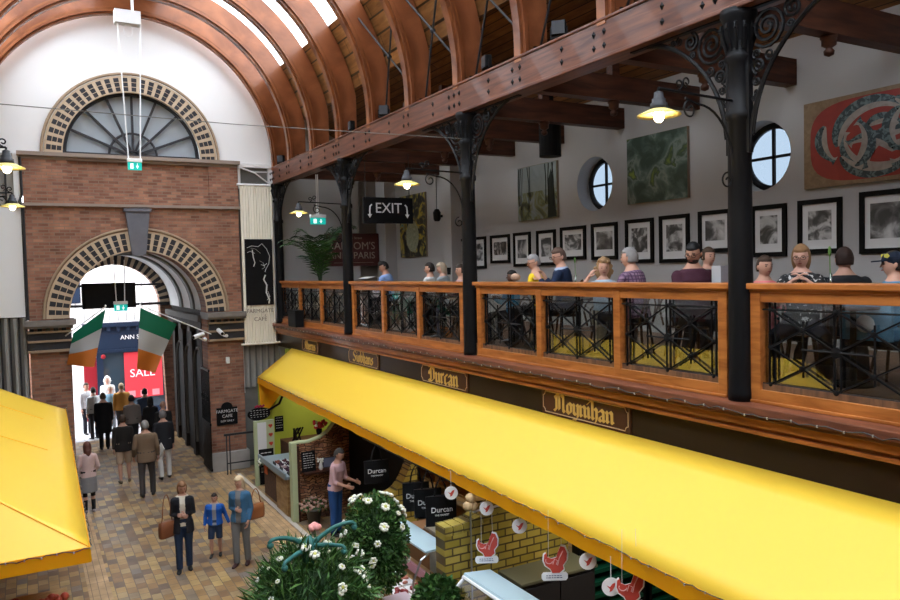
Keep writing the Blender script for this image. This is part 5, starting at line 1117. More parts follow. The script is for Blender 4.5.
# ---------------------------------------------------------------- street beyond the arch
YS=30.2
t=thing('shop_building','street building opposite with a navy shopfront, a red door and a large red sale poster','building',(3.0,YS,0))
M_navy=mat('navy_shopfront_paint',(.012,.022,.045),.4); M_red=mat('red_door_paint',(.25,.012,.02),.4); M_rend=mat('white_render_wall',(.86,.87,.88),.8,var=.03)
mb=MB(); mb.box((-9,.15,0),(10,3,6.6)); mb.build('wall',M_rend,t)
mb=MB(); mb.box((-1.25,0,2.55),(4.2,.2,3.45)); mb.box((-1.25,-.12,3.4),(4.2,.2,3.55)); mb.box((-1.25,-.05,2.45),(4.2,.2,2.56)); mb.box((-.8,0,0),(4.2,.16,.35)); mb.box((-.82,0,0),(-.6,.18,2.5)); mb.box((1.55,0,0),(1.75,.18,2.5)); mb.build('shopfront',M_navy,t)
for k in range(16): mb=MB(); mb.box((-1.1+k*.33,-.09,3.25),(-.98+k*.33,.0,3.4)); mb.build('cornice_bracket',M_navy,t)
mb=MB(); mb.box((-.6,.05,.35),(1.55,.06,2.5)); mb.build('display_window',mat('dark_shop_glass',(.03,.045,.06),.08,spec=.6),t)
mb=MB(); mb.box((-1.25,.04,0),(-.82,.1,2.3)); mb.build('door',M_red,t)
mb=MB(); mb.box((-1.0,.02,.5),(-.9,.04,1.1)); mb.build('notice',M_mount,t)
ps=MB(); ps.box((.10,.02,.72),(1.42,.03,2.42)); po=ps.build('sale_poster',mat('red_poster',(.62,.045,.06),.5),t)
text('SALE',.42,(.72,.012,1.62),(1,0,0),(0,0,1),mat('poster_white',(.8,.78,.78),.5),'lettering',t); 
for k in range(3): mb=MB(); mb.box((.2+k*.42,.012,.76),(.45+k*.42,.02,.98)); mb.build('poster_note',mat('poster_pink%d'%k,(.7,.25,.28),.5),t)
text('ANN SUMMERS',.22,(.75,-.01,2.98),(1,0,0),(0,0,1),mat('shop_lettering',(.75,.75,.75),.5),'lettering',t)
mb=MB(); mb.ell((-.62,-.3,2.35),(.08,.04,.08),10,8); mb.tube([(-.62,-.3,2.35),(-.62,0,2.35)],.012,5); mb.build('hanging_sign',M_red,t)
for x,z0,z1 in ((-1.75,4.3,5.5),(1.75,4.6,5.4)): mb=MB(); mb.box((x,.1,z0),(x+.5,.2,z1)); mb.build('window',M_navy,t)
for k in range(22): 
    if k%1==0: mb=MB(); mb.box((-2+k*.28,.12,3.6),(-1.985+k*.28,.15,5.0)); mb.build('railing_bar',M_grey,t)
mb=MB(); mb.tube([(CX-1.38,YP-.1,4.95),(CX+1.38,YP-.1,4.95)],.035,8); tag(mb.build('tie_bar',M_ironm),'upper dark steel bar spanning the far end of the passage arch','bar')
mb=MB(); mb.tube([(CX-1.55,YP-.1,4.32),(CX+1.55,YP-.1,4.32)],.045,8); tag(mb.build('tie_bar',M_ironm),'lower dark steel bar spanning the far end of the passage arch','bar')
# ---------------------------------------------------------------- stalls under the right awning
M_woodl=wood('pale_counter_wood',(.26,.15,.06),(.42,.27,.12),(1,1,4),3,.5,.1)
def curved_wall(name,y,x0,x1,z0,z1,xs,m,mc,label,cop=.12,xe=None):
    xe=xe or x1
    """wall across the stalls at depth y: low to xs then sweeping up to z1 at x1"""
    t=thing(name,label,'wall',(x0,y,0)); pts=[(x0,z0),(xs,z0)]+[(xs+(x1-xs)*sin(a),z0+(z1-z0)*(1-cos(a))) for a in [PI/2*i/12 for i in range(1,13)]]
    mb=MB(); mb.prism([(p[0]-x0,0,p[1]) for p in pts]+([(xe-x0,0,z1)] if xe>x1 else [])+[(xe-x0,0,0),(0,0,0)],(0,.24,0)); mb.build('wall_face',m,t)
    mb=MB(); N=len(pts)
    for (a,b) in zip(pts,pts[1:]):
        L=math.hypot(b[0]-a[0],b[1]-a[1]); n=max(1,int(L/.085))
        for k in range(n):
            p=V((a[0]+(b[0]-a[0])*k/n-x0,0,a[1]+(b[1]-a[1])*k/n)); q=V((a[0]+(b[0]-a[0])*(k+1)/n-x0,0,a[1]+(b[1]-a[1])*(k+1)/n)); dd=(q-p)*.06
            nn=V((-(q-p).z,0,(q-p).x)).normalized()
            mb.prism([p+dd+V((0,-.015,0))-nn*.10,q-dd+V((0,-.015,0))-nn*.10,q-dd+V((0,-.015,0))+nn*.02,p+dd+V((0,-.015,0))+nn*.02],(0,.27,0))
    mb.build('coping',mc,t); return t
sw_=thing('stone_partition','rough brown stone partition with a sweeping curved top and timber edging beside the stallholder','wall',(4.78,15.27,0))
pts=[(0,1.63),(.30,1.62),(.55,1.68),(.75,1.80),(.9,1.97),(1.0,2.2),(1.05,2.6)]
mb=MB(); mb.prism([(x,0,z) for x,z in pts]+[(2.4,0,2.6),(2.4,0,0),(0,0,0)],(0,.15,0)); mb.build('stone_face',M_stone,sw_)
mb=MB(); mb.tube([(x,.06,z+.02) for x,z in pts],.05,8); mb.build('timber_edging',M_greenp,sw_)
mb=MB(); mb.box((-.10,-.06,0),(.02,.12,1.68)); mb.build('corner_post',M_greenp,sw_,bev=.01); mb=MB(); mb.box((.02,-.05,0),(.07,.02,1.6)); mb.build('timber_edging',M_tie,sw_)
mb=MB(); mb.box((.12,-.30,1.02),(1.0,0,1.06)); mb.build('shelf',M_tie,sw_)
def chalkboard(loc,w_,h_,label,rz=0,tilt=0,lines=7,seed=0):
    t=thing('chalkboard',label,'chalkboard',loc,rz); t.rotation_euler=(tilt,0,rz); mb=MB(); mb.box((-w_/2,-.012,0),(w_/2,.012,h_)); mb.build('board',M_black,t)
    rg=random.Random(seed); mb=MB()
    for k in range(lines):
        z=h_*.88-k*h_*.8/lines; x=-w_*.38
        while x<w_*.3: L=rg.uniform(.1,.25)*w_; mb.box((x,-.014,z),(min(x+L,w_*.4),-.012,z+h_*.02)); x+=L+w_*.05
    mb.build('chalk_writing',M_chalk,t,kind='stuff'); return t
chalkboard((5.02,15.12,1.06),.30,.42,'small chalkboard menu leaning on the shelf of the stone partition',0,-.12,7,1)
t=thing('flower_vase','white vase of pale flowers on the stone partition shelf beside the chalkboard','vase',(5.27,15.1,1.06)); mb=MB(); mb.lathe([(.03,0),(.05,.05),(.03,.12),(.035,.14)],(0,0,0),12); mb.build('vase',M_whitep,t,smooth=True); mb=MB(); rg=random.Random(2)
for k in range(9): mb.ell((rg.uniform(-.06,.06),rg.uniform(-.05,.05),rg.uniform(.16,.26)),.025,8,6)
mb.build('petals',M_flow,t)
mb=MB(); mb.box((-.17,-.01,0),(.17,.01,.22)); mb.box((-.155,-.013,.015),(.155,-.01,.205),1); o=mb.build('small_screen',[M_ironm,mat('dim_blue_screen',(.16,.18,.26),.2)]); o.location=(5.50,15.15,1.08); tag(o,'small grey blue screen standing behind the head of the stallholder','screen')
# flower planter
def flowerpot(loc,label,r=.16,h=.28,cols=None,n=40,sp=.28,seed=1):
    t=thing('flower_pot',label,'flower pot',loc); mb=MB(); mb.lathe([(r*.7,0),(r,h),(r*1.05,h),(r*.9,h-.02)],(0,0,0),18); mb.build('pot',M_terr,t,smooth=True)
    rg=random.Random(seed); mb=MB(); lb=MB()
    for k in range(n):
        a=rg.uniform(0,6.28); q=sp*math.sqrt(rg.random()); p=V((q*cos(a),q*sin(a),h+.05+rg.uniform(0,.22)*(1-q/sp*.5))); mb.ell(p,rg.uniform(.02,.035),7,5)
        for j in range(4): b=rg.uniform(0,6.28); e=p+V((.07*cos(b),.07*sin(b),rg.uniform(-.06,.03))); s_=V((-sin(b),cos(b),0))*.02; lb.add([p,(p+e)/2+s_,e,(p+e)/2-s_],[(0,1,2,3)])
    mb.build('blossoms',cols or M_pinkf,t,smooth=True,kind='stuff'); lb.build('leaves',M_leaf,t,fix=False,kind='stuff'); return t
flowerpot((5.02,14.9,0.0),'pot of pink and cream blossoms standing on the floor against the stone partition',n=55,cols=mat('dusty_pink_blossom',(.42,.24,.19),.7,var=.4,vscale=30),seed=3,h=.32,sp=.30)
t=thing('flower_bunch','red and white flower arrangement on the top of the stone partition curve','flowers',(5.35,15.38,1.76)); mb=MB(); mb.lathe([(.05,0),(.07,.1),(.05,.14)],(0,0,0),12); mb.build('vase',M_black,t); rg=random.Random(9)
for nm,m,n in (('red_blossoms',mat('red_petals',(.40,.03,.03),.6),22),('white_blossoms',M_flow,5)):
    mb=MB(); 
    for k in range(n): mb.ell((rg.uniform(-.15,.15) if n>9 else rg.uniform(-.19,-.02),rg.uniform(-.08,.0),rg.uniform(.15,.30)),.035,8,6)
    mb.build(nm,m,t,smooth=True,kind='stuff')
# stall counter left of the partition
t=thing('display_counter','low stall display counter with a blue grey steel edge and pale plank front','counter',(4.72,15.47,0))
mb=MB(); mb.box((.0,.1,0),(.62,2.0,.86)); mb.build('carcass',M_woodl,t); mb=MB(); mb.box((-.03,1.0,.12),(-.0,1.9,.72)); mb.build('grille_panel',M_tie,t)
for k in range(7): mb=MB(); mb.box((-.035,.12+k*.12,.04),(-.0,.225+k*.12,.82)); mb.build('plank',M_woodl,t)
mb=MB(); mb.box((-.10,.0,.86),(.70,2.1,.92)); mb.box((-.12,.0,.86),(-.08,2.1,.99)); mb.build('steel_edge',mat('blue_grey_steel',(.24,.31,.35),.35,metal=.3),t)
mb=MB(); mb.box((-.05,1.62,.60),(-.02,1.86,.84)); mb.build('price_card',mat('orange_card',(.6,.12,.03),.6),t)
rg=random.Random(4)
for k in range(14):
    t=thing('food_tray','','tray',(4.80+.17*(k%3),15.62+.26*(k//3)+rg.uniform(0,.02),.92),0,'trays of dried goods on the counter'); t['label']='small tray of dried goods, %s row from the green post, %s from the aisle'%(ORD[k//3],ORD[k%3])
    mb=MB(); mb.box((-.075,-.1,0),(.075,.1,.02)); mb.box((-.075,-.1,.02),(-.068,.1,.06)); mb.box((.068,-.1,.02),(.075,.1,.06)); mb.build('tray',M_whitep if k%2 else M_ironm,t)
    mb=MB()
    for j in range(12): mb.ell((rg.uniform(-.05,.05),rg.uniform(-.08,.08),rg.uniform(.03,.07)),.02,6,4)
    mb.build('contents',mat('dried_goods_%d'%k,rg.choice([(.10,.03,.04),(.28,.10,.07),(.06,.02,.04),(.4,.3,.3)]),.6),t,kind='stuff')
t=thing('flower_bunch','pale blue and white flowers at the back of the stall display counter','flowers',(5.0,15.55,.92)); mb=MB(); mb.lathe([(.05,0),(.06,.25),(.05,.28)],(0,0,0),12); mb.build('jug',M_whitep,t); mb=MB()
for k in range(24): mb.ell((rg.uniform(-.16,.16),rg.uniform(-.12,.12),rg.uniform(.3,.58)),.032,7,5)
mb.build('blossoms',mat('pale_blue_petals',(.5,.62,.68),.6),t,smooth=True,kind='stuff')
flowerpot((4.66,17.35,.62),'white and green posy hung at the front corner of the stall display counter',.05,.08,M_flow,26,.12,8)
# left post with menu, hearts, chalkboards
t=thing('menu_post','pale green post with a white menu sheet and a column of red hearts','post',(4.95,18.4,0))
mb=MB(); mb.box((-.2,0,0),(-.12,.08,1.60)); mb.box((-.12,.02,0),(.30,.06,1.60)); mb.build('post',M_greenp,t); mb=MB(); mb.box((-.12,-.0,.78),(.10,.018,1.55)); mb.build('menu_sheet',M_mount,t)
for k in range(4): 
    mb=MB(); z=1.45-k*.22; c=[(.21+.05*(16*sin(q)**3)/16,-.0,z+.055*(13*cos(q)-5*cos(2*q)-2*cos(3*q)-cos(4*q))/16) for q in [2*PI*i/20 for i in range(20)]]; mb.prism(c,(0,.02,0)); mb.build('heart',mat('red_heart%d'%k,(.5,.06,.03),.5),t)
chalkboard((5.02,18.34,0.04),.36,.86,'tall black board leaning at the foot of the pale green menu post',0,-.04,3,5)
t=thing('oval_sign','black oval chalk sign with red flowers on top hanging at the awning corner','sign',(5.02,18.9,1.68)); mb=MB(); mb.prism([(.29*cos(q),0,.16*sin(q)) for q in [2*PI*i/24 for i in range(24)]],(0,.03,0)); mb.build('board',M_black,t)
mb=MB()
for r in range(4):
    for k in range(6): mb.box((-.23+k*.08+(r%2)*.02,-.004,.09-r*.055),(-.18+k*.08,0,.10-r*.055))
mb.build('chalk_writing',M_chalk,t,kind='stuff'); mb=MB()
for k in range(6): mb.ell((-.08+k*.04,.01,.18+.02*(k%2)),.03,7,5)
mb.build('red_blossoms',mat('red_trim',(.35,.02,.06),.6),t,kind='stuff')
chalkboard((5.55,19.0,1.15),.22,.40,'small black notice in front of the lime green wall',0,0,5,7)
mb=MB()
for k in range(9): mb.tube([(rg.uniform(-.12,.12),0,0),(rg.uniform(-.2,.2),rg.uniform(-.05,.05),.30)],.02,5)
o=mb.build('bottle_rack',M_black); o.location=(5.75,18.2,1.05); tag(o,'cluster of dark bottles before the lime green wall','bottles',kind='stuff')
mb=MB(); mb.box((5.45,17.6,0),(6.6,18.6,1.05)); tag(mb.build('back_counter',M_tie),'dark back counter inside the green walled stall','counter')
# brick wall by stallholder and yellow brick wall
curved_wall('brick_partition',11.95,4.75,5.95,1.28,2.5,5.35,M_ybrick,M_ybrick,'low yellow brick counter wall in front of the stallholder, partly behind the flower basket')
curved_wall('brick_partition',8.50,4.60,5.85,1.84,2.75,4.72,M_ybrick,M_ybrick2,'large yellow glazed brick partition with a curved top behind the red bird signs',xe=6.6)
# louvred green shutters beyond the brick
for x0,lb in ((6.75,'dark green slatted shutter panel beside the yellow brick partition'),(8.0,'dark green slatted shutter panel at the bottom right under the awning')):
    t=thing('slatted_shutter',lb,'shutter',(x0,8.3,0)); mb=MB(); mb.box((-.12,0,0),(0,.15,3.2)); mb.box((1.08,0,0),(1.2,.15,3.2)); mb.box((0,.10,0),(1.08,.15,3.2)); mb.build('frame',M_black,t)
    mb=MB()
    for k in range(17): z=.1+k*.18; mb.prism([(0,.02,z),(0,.10,z+.09),(0,.10,z+.11),(0,.02,z+.02)],(1.08,0,0)); mb.box((0,.0,z-.01),(1.08,.03,z+.045))
    mb.build('slats',mat('dark_green_slats',(.004,.07,.04),.4),t)
# olive cabinet
t=thing('steel_cabinet','low dark cabinet with a flat olive steel top against the yellow brick partition','cabinet',(5.42,7.95,0)); mb=MB(); mb.box((0,0,0),(1.2,.5,1.10)); mb.build('body',M_ironm,t); mb=MB(); mb.box((-.03,-.03,1.10),(1.23,.52,1.14)); mb.build('top',mat('olive_steel_top',(.14,.14,.09),.4),t,bev=.006)
for k in range(2): mb=MB(); mb.box((.04+k*.57,-.02,.1),(.58+k*.57,0,1.05)); d=mb.build('door',M_ironm,t); hb=MB(); hb.tube([(.54 if k==0 else .66,-.03,.5),(.54 if k==0 else .66,-.03,.75)],.01,5); hb.build('handle',M_steel,d)
# white serve-over case
t=thing('display_case','white curved glass refrigerated display case at the bottom of the photo','display case',(4.2,5.6,0)); t.rotation_euler=(0,0,0)
prof=[(0.0,.0),(0.0,.85),(.02,.95),(.20,1.28),(.42,1.42),(.78,1.38),(.9,1.30),(.9,0)]
mb=MB(); mb.prism([(x,0,z) for x,z in [(0,0),(0,.80),(.9,.80),(.9,0)]],(0,2.4,0)); mb.build('base',M_whitep,t,bev=.01)
mb=MB(); mb.prism([(.40,-.02,1.385),(.42,-.02,1.43),(.80,-.02,1.39),(.90,-.02,1.31),(.88,-.02,1.28),(.78,-.02,1.35)],(0,2.46,0)); mb.build('canopy_top',M_lbl,t)
mb=MB()
for y in (0,1.2,2.38): mb.tube([(0.02,y,.80),(.04,y,.98),(.20,y,1.25),(.40,y,1.40)],.022,6); mb.tube([(.88,y,.8),(.88,y,1.3)],.02,6)
mb.tube([(.38,0,1.40),(.38,2.4,1.40)],.022,6); mb.build('white_frame',M_whitep,t)
mb=MB(); mb.prism([(.03,.0,.82),(.05,0,.98),(.21,0,1.25),(.38,0,1.38),(.385,0,1.375),(.215,0,1.245),(.058,0,.975),(.038,0,.82)],(0,2.4,0)); mb.build('curved_glass',M_glass,t)
for k in range(5): mb=MB(); mb.box((.1,.1+k*.46,.80),(.82,.5+k*.46,.84)); tr=mb.build('tray',M_steel,t)
# meat counter with glass shelf
t=thing('meat_counter','low meat counter with pink trays, a pale blue glass shelf and bent steel supports','counter',(3.85,7.9,0))
mb=MB(); mb.box((.35,.3,0),(1.0,3.2,.85)); mb.box((.2,.2,.85),(1.05,3.3,.9)); mb.build('counter_body',M_woodl,t)
mb=MB(); mb.box((.62,.9,1.46),(.98,2.3,1.485)); mb.build('glass_shelf',M_lbl,t); mb=MB(); mb.box((.0,.25,.98),(.34,.95,1.0)); mb.build('tray_edge',mat('pink_white_ledge',(.7,.55,.6),.4),t)
for y in (.95,2.25): mb=MB(); mb.tube([(.45,y,.9),(.46,y,1.1),(.58,y,1.36),(.75,y,1.46)],.016,6); mb.build('steel_support',M_steel,t)
mb=MB(); mb.box((.7,.4,1.0),(.74,2.8,1.12)); mb.build('pink_rail',mat('pink_enamel',(.45,.22,.27),.4),t)
for k in range(12):
    tt=thing('meat_tray','','tray',(4.2+.22*(k%2),8.35+.34*(k//2),.9),0,'trays on the meat counter'); tt['label']='shallow white tray of meat on the counter, %s pair from the camera, %s side'%(ORD[k//2],('aisle','inner')[k%2])
    mb=MB(); mb.box((-.10,-.15,0),(.10,.15,.015)); mb.build('tray',M_whitep,tt); mb=MB()
    for j in range(14): mb.ell((rg.uniform(-.07,.07),rg.uniform(-.12,.12),.03),(.035,.03,.02),7,5)
    mb.build('meat_pieces',mat('meat_%d'%k,rg.choice([(.42,.09,.07),(.50,.20,.14),(.30,.05,.05),(.45,.30,.2)]),.4,var=.4,vscale=40),tt,smooth=True,kind='stuff')
# back fittings seen between bags
t=thing('stall_shelving','tall dim wooden shelving at the back of the stall behind the hanging bags','shelving',(6.2,10.4,0))
for z in (.5,.95,1.4,1.85,2.3): mb=MB(); mb.box((0,0,z),(.4,2.6,z+.04)); mb.build('shelf',M_woodl,t)
for y in (0,1.3,2.58): mb=MB(); mb.box((0,y,0),(.4,y+.04,2.6)); mb.build('upright',M_woodl,t)
mb=MB(); mb.box((5.1,9.2,0),(5.75,9.9,1.35)); mb.box((5.05,9.15,1.35),(5.8,9.95,1.39)); tag(mb.build('worktop_unit',[mat('cream_worktop',(.45,.43,.36),.5)]),'cream topped work unit behind the yellow brick partition','worktop')
mb=MB(); mb.box((4.9,10.6,0),(5.8,11.0,1.1)); tag(mb.build('brown_panel',mat('brown_card',(.30,.16,.08),.7)),'low brown panel beneath the hanging tote bags','panel')
mb=MB(); mb.box((5.95,12.2,0),(6.05,15.2,2.9)); tag(mb.build('dark_partition',M_black),'dark partition behind the stallholder','partition')
# tote bags
def tote(loc,rz,label,w=.42,h=.38,txt=True):
    b=thing('tote_bag',label,'bag',loc,rz,'black printed tote bags'); mb=MB(); n=10
    fr_=[]; 
    rs=[[(-w/2+w*i/n,-.03*sin(PI*i/n)-.01,z) for i in range(n+1)]+[(-w/2+w*(n-i)/n,.03*sin(PI*i/n)+.01,z) for i in range(n+1)] for z in (-h,-h*.6,-h*.2,0)]
    mb.rings(rs); mb.build('bag_body',M_black,b)
    mb=MB()
    for sg in (-1,1): mb.tube([(-w*.22,sg*.015,-.02),(-w*.14,sg*.012,.15),(0,0,.26),(w*.14,sg*.012,.15),(w*.22,sg*.015,-.02)],.010,5,flat=.6)
    mb.build('handles',M_black,b)
    if txt: text('Durcan',.105,(.0,-.048,-h*.45),(1,0,0),(0,0,1),M_lett,'lettering',b); text('THE MARKET',.035,(0,-.048,-h*.45-.075),(1,0,0),(0,0,1),M_lett,'lettering',b)
    return b
tote((4.95,11.45,2.08),-.2,'single black tote bag hanging over the brick counter beside the stallholder')
tote((4.95,10.0,2.05),-.3,'black tote bag hanging leftmost of the bunch near the awning edge',.40,.42)
tote((4.95,9.62,2.05),-.3,'black tote bag hanging in the middle of the bunch near the awning edge',.40,.42)
tote((4.95,9.22,2.05),-.25,'black tote bag hanging rightmost of the bunch, white lettering fully visible',.44,.42)
mb=MB(); mb.tube([(4.95,8.8,2.31),(4.95,12.0,2.34)],.012,6); tag(mb.build('hanging_rail',M_iron),'thin dark rail under the awning from which the tote bags hang','rail')
# round tags and red bird signs
M_tagr=mat('red_print',(.55,.07,.05),.5)
def rtag(loc,label,rz=-.5):
    b=thing('round_tag',label,'tag',loc,rz,'round white hanging tags'); mb=MB(); mb.lathe([(.09,-.004),(.09,.004)],(0,0,0),24,axis='y'); mb.build('disc',M_whitep,b); mb=MB()
    mb.prism([(x*.55,-.006,z*.55) for x,z in ((-.08,.03),(-.02,.0),(.03,.06),(.09,.08),(.06,.0),(.02,-.07),(-.03,-.09),(-.02,-.04))],(0,.002,0)); mb.build('emblem',M_tagr,b)
    mb=MB(); mb.tube([(0,0,.09),(0,0,.30)],.003,4); mb.build('string',M_whitep,b); return b
rtag((4.9,8.83,2.19),'round white tag with red print hanging just right of the tote bags'); rtag((4.98,8.06,2.17),'round white tag below the pale onion net'); rtag((5.0,7.36,2.14),'round white tag between the first and second red bird signs'); rtag((4.95,6.05,2.16),'round white tag between the second and third red bird signs'); rtag((4.82,5.55,2.1),'round white tag overlapping the third red bird sign')
def bird(loc,label,rz=-.5):
    b=thing('bird_sign',label,'sign',loc,rz,'red bird signs'); 
    b.scale=(.66,.66,.66); body=[(-.17,.10),(-.13,.13),(-.12,.06),(-.05,.03),(.03,.05),(.06,.14),(.10,.24),(.17,.22),(.21,.12),(.20,.0),(.14,-.08),(.15,-.15),(.08,-.21),(-.04,-.21),(-.07,-.14),(-.15,-.08),(-.18,.0)]
    mb=MB(); mb.prism([(x*1.12-.0,.0,z*1.12+.0) for x,z in body],(0,.012,0)); mb.build('white_backing',M_whitep,b); mb=MB(); mb.prism([(x,-.004,z) for x,z in body],(0,.004,0)); mb.build('red_bird',M_tagr,b)
    mb=MB(); mb.tube([(-.09+.06*cos(q),-.007,.0+.05*sin(q)) for q in [PI*1.1*i/8+2.6 for i in range(9)]],.008,4); mb.tube([(.05,-.007,-.08),(.08,-.007,.04),(.14,-.007,.16)],.008,4); mb.tube([(-.03,-.007,-.06),(.0,-.007,.03),(.05,-.007,.0),(.03,-.007,-.07)],.008,4); mb.build('feather_lines',mat('pink_line',(.75,.4,.38),.6),b)
    mb=MB(); o_=[(-.22,-.24),(-.19,-.20),(.19,-.20),(.22,-.24),(.22,-.30),(.19,-.34),(-.19,-.34),(-.22,-.30)]; mb.prism([(x,0,z) for x,z in o_],(0,.012,0)); mb.build('plaque',M_whitep,b)
    mb=MB(); rg=random.Random(3)
    for r in range(2):
        x=-.14
        while x<.12: L=rg.uniform(.02,.05); mb.box((x,-.003,-.262-r*.035),(x+L,0,-.250-r*.035)); x+=L+.012
    mb.build('small_print',mat('navy_print',(.05,.06,.15),.6),b,kind='stuff')
    mb=MB(); 
    for sx in (-.1,.12): mb.tube([(sx,.005,.05),(sx*.9,.005,.85)],.003,4)
    mb.build('string',M_whitep,b); return b
bird((4.93,8.0,1.72),'red bird sign with a white plaque before the yellow brick, leftmost of three'); bird((4.95,6.62,1.98),'red bird sign with a white plaque, middle of three under the awning edge'); bird((4.93,5.42,2.12),'red bird sign half hidden by the awning valance, rightmost of three')
t=thing('onion_net','pale net of onions hanging on a thin pole under the awning','onions',(4.93,8.38,2.1)); 
for k,(x,z) in enumerate(((0,.13),(-.04,.03),(.04,.02))): mb=MB(); mb.ell((x,0,z),.065,10,8); mb.build('onion',mat('onion_skin%d'%k,(.55,.38,.2),.5),t,smooth=True)
mb=MB(); mb.tube([(0,0,.0),(0,0,-2.1)],.014,6); mb.build('pole',M_steel,t)
mb=MB(); mb.tube([(5.0,8.44,2.02),(6.6,8.44,2.06)],.014,6); tag(mb.build('conduit',M_whitep),'thin white conduit running across the yellow brick partition','pipe')
# ---------------------------------------------------------------- flower domes in the aisle
def foliage(loc,label,rx,rz,nleaf,nfl,seed,blade=False,shape='dome',fl=True,cat='flowering plant',ls=1):
    t=thing('flower_basket' if fl else 'leafy_bush',label,cat,loc); rg=random.Random(seed); A=MB();B=MB();F=MB();Cc=MB()
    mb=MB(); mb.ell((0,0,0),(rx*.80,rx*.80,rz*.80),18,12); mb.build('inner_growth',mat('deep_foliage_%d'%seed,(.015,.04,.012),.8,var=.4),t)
    def pos(q):
        a=rg.uniform(0,2*PI); c=rg.uniform(-.95,1); r=math.sqrt(1-c*c); d=V((r*cos(a),r*sin(a),c)); k=q*(1+.10*noise.noise(d*3+V((seed,0,0)))); return d,V((d.x*rx*k,d.y*rx*k,d.z*rz*k))
    for i in range(nleaf):
        d,p=pos(rg.uniform(.72,1.02))
        if blade: L=rg.uniform(.14,.28); e=p+(d*.5+V((rg.uniform(-.4,.4),rg.uniform(-.4,.4),rg.uniform(-.9,.5)))).normalized()*L; wd=rg.uniform(.007,.014)
        else: L=rg.uniform(.05,.11)*ls; e=p+(d+V((rg.uniform(-.8,.8),rg.uniform(-.8,.8),rg.uniform(-.9,.6)))).normalized()*L; wd=L*.32
        s_=(e-p).cross(V((rg.uniform(-1,1),rg.uniform(-1,1),rg.uniform(-1,1)))).normalized()*wd; m=p.lerp(e,.45)+d*L*.12
        (A if i%3 else B).add([p,m+s_,e,m-s_],[(0,1,2,3)])
    A.build('leaves',M_leaf,t,fix=False,kind='stuff'); B.build('leaves',M_leaf2,t,fix=False,kind='stuff')
    for i in range(nfl):
        d,p=pos(1.08); u,v=fr(d); r=rg.uniform(.024,.055)
        mb=MB(); mb.ell(p,(r*.55,r*.55,r*.55),6,4,1)
        for k in range(6):
            a=2*PI*k/6; q=p+(u*cos(a)+v*sin(a))*r*.7+d*.004; mb.ell(q,(r*.5,r*.5,r*.42),6,4,0)
        mb.build('flower',[M_flow,M_flowc],t,smooth=True)
    return t
dome=foliage((2.50,7.6,1.62),'big dome of green leaves and white flowers under curling green iron arms at the bottom',.60,.68,4800,100,21,blade=True)
foliage((3.70,8.65,1.80),'tall hanging mass of green foliage and small white flowers right of the big dome',.40,.62,5600,60,22,ls=.65)
foliage((4.24,8.05,1.10),'small dark green leafy bush without flowers beside the white display case',.26,.34,1600,0,23,fl=False,cat='bush')
def at_(mb,d=V((.0,0,.68))): mb.v=[tuple(V(p)+d) for p in mb.v]; return mb
mb=MB(); mb.lathe([(.05,-2.28),(.05,-.2),(.08,-.1),(.10,0),(.06,.08),(.02,.14)],(0,0,0),14); at_(mb).build('iron_stem',M_verd,dome,smooth=True)
for k,(a,L,zz) in enumerate(((3.3,.42,.17),(3.9,.50,.02),(-.2,.46,.20),(-.9,.4,.05))):
    mb=MB(); pts=[V((L*f*cos(a),L*f*sin(a),.03+zz*sin(PI*.55*f)*1.0)) for f in [i/10 for i in range(11)]]; e=pts[-1]; pts+=[e+V((.03*cos(a),.03*sin(a),-.02)),e+V((.02*cos(a),.02*sin(a),-.055)),e+V((-.015*cos(a),-.015*sin(a),-.05))]
    mb.tube(pts,[.030-.001*i for i in range(len(pts))],8); mb.ell(pts[-2],.035,8,6); at_(mb).build('scroll_arm',M_verd,dome,smooth=True)
t=thing('pink_flower','single large pink flower head behind the green iron arms','flower',(2.66,7.9,2.42)); mb=MB(); 
for k in range(14): mb.ell((.05*cos(k*2.4)*(k/14),.05*sin(k*2.4)*(k/14),.02-.03*(k/14)),.035,8,6)
mb.build('bloom',M_pinkf,t,smooth=True); mb=MB(); mb.tube([(0,0,0),(0,-.1,-.25)],.008,5); mb.build('stem',M_leaf,t)
# red produce under the left awning
t=thing('produce_display','display of red produce under the near end of the left yellow awning','produce',(.1,8.9,0)); mb=MB(); mb.box((-.9,-.4,0),(.2,1.2,1.5)); mb.build('stand',M_woodl,t)
mb=MB()
for k in range(90): mb.ell((rg.uniform(-.85,.17),rg.uniform(-.38,.9),1.5+rg.uniform(.0,.08)),rg.uniform(.04,.065),7,5)
mb.build('red_produce',mat('red_produce',(.40,.07,.04),.45,var=.4,vscale=14),t,smooth=True,kind='stuff')
# things on tables at the rail
mb=MB(); mb.prism([(-.2,-.14,.0),(0,-.14,.03),(.2,-.14,.0),(.2,-.14,.006),(0,-.14,.036),(-.2,-.14,.006)],(0,.28,0)); on_table(6.42,14.9,'open_newspaper','open newspaper held above the rail by the man in the blue shirt','newspaper',mb,mat('newsprint2',(.55,.53,.5),.9),.4,1.0)
mb=MB(); mb.lathe([(.028,0),(.036,.12),(.03,.12)],(0,0,0),12); on_table(6.35,11.33,'dark_cup','dark cup held by the woman in pink','cup',mb,M_black,0,1.06)
mb=MB(); mb.ell((0,0,.07),(.075,.075,.06),14,8); on_table(6.38,9.36,'bread_roll','round patterned bread roll held up left of the woman in yellow','food',mb,mat('toasted_bread',(.42,.28,.2),.7,var=.5,vscale=18),0,.94)
mb=MB(); mb.box((-.09,-.05,0),(.09,.05,.20)); on_table(6.45,5.62,'paper_bag','plain white paper bag beside the bearded man, left of the column','bag',mb,mat('white_paper',(.42,.44,.48),.8),.3,.92)
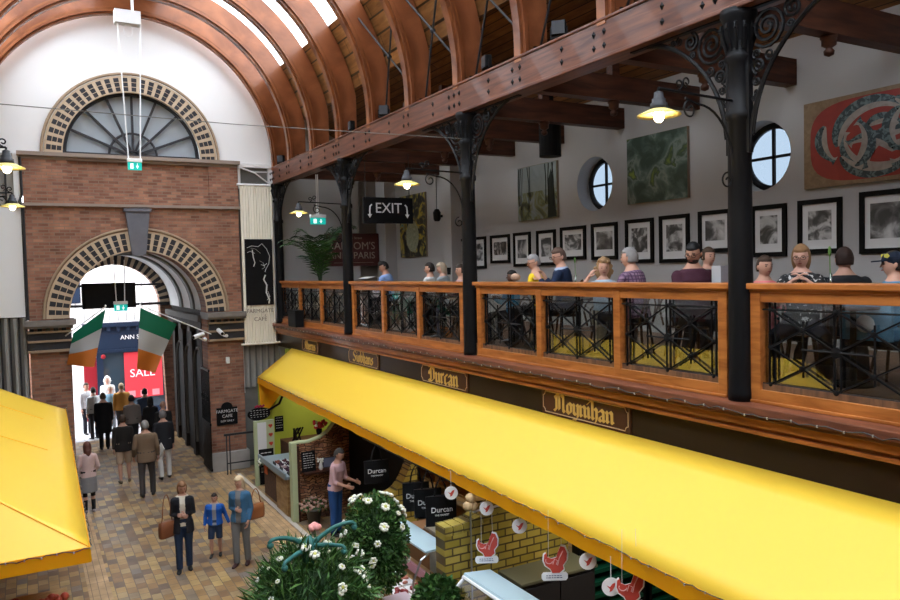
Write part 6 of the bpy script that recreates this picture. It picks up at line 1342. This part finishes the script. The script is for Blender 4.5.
t=thing('bud_vase','slim green glass bud vase with one stem beside the spotted top','vase',(6.42,4.33,FZ+.73)); mb=MB(); mb.lathe([(.03,0),(.035,.1),(.012,.2),(.012,.3)],(0,0,0),12); mb.build('vase',thin_glass('green_glass',(.3,.5,.35),.1),t,smooth=True); mb=MB(); mb.tube([(0,0,.05),(0,.01,.5)],.005,5); mb.ell((0,.01,.5),(.015,.015,.05),8,6); mb.build('flower_stem',M_leaf2,t)
t=thing('bud_vase','slim green glass bud vase left of the curly haired woman','vase',(6.42,8.0,FZ+.73)); mb=MB(); mb.lathe([(.03,0),(.035,.1),(.012,.2),(.012,.3)],(0,0,0),12); mb.build('vase',thin_glass('green_glass2',(.3,.5,.35),.1),t,smooth=True); mb=MB(); mb.tube([(0,0,.05),(0,.01,.5)],.005,5); mb.ell((0,.01,.5),(.015,.015,.04),8,6); mb.build('flower_stem',M_leaf2,t)
mb=MB(); mb.box((-.02,-.23,-.2),(.02,.23,.22)); mb.ell((-.03,.0,-.05),(.03,.09,.08),10,6,1); o=mb.build('patterned_bag',[mat('blue_patterned_cloth',(.12,.28,.42),.7,var=.6,vscale=9),M_whitep]); o.location=(6.6,4.1,FZ+.62); tag(o,'blue patterned bag hanging behind the railing below the navy cap','bag')
# lamps inside the stalls
for y,lb in ((17.6,'white tube light under the gallery in the lime green stall'),(13.0,'white tube light under the gallery above the stallholder'),(9.7,'white tube light under the gallery above the yellow brick stall'),(6.9,'white tube light under the gallery at the slatted shutters')):
    t=thing('tube_light',lb,'light',(6.2,y,3.5),0,'tube lights in the stalls'); mb=MB(); mb.box((-.05,-.6,.0),(.05,.6,.1)); mb.build('housing',M_whitep,t); mb=MB(); mb.tube([(0,-.58,-.03),(0,.58,-.03)],.02,8); mb.build('lit_tube',mat('lit_tube',(1,1,1),emit=(1,.93,.8),es=12),t)
    l=bpy.data.lights.new('tube_glow','AREA'); l.shape='RECTANGLE'; l.size=.2; l.size_y=1.2; l.energy=85; l.color=(1,.92,.78); o=bpy.data.objects.new('tube_glow',l); COL.objects.link(o); o.parent=t; o.location=(0,0,-.07)
mb=MB(); mb.tube([(-.95,10.1,7.22),(2.5,10.1,7.17),(6.0,10.1,7.2)],.006,5); tag(mb.build('cable',M_grey),'thin grey cable stretched across the hall at the second iron column','cable')
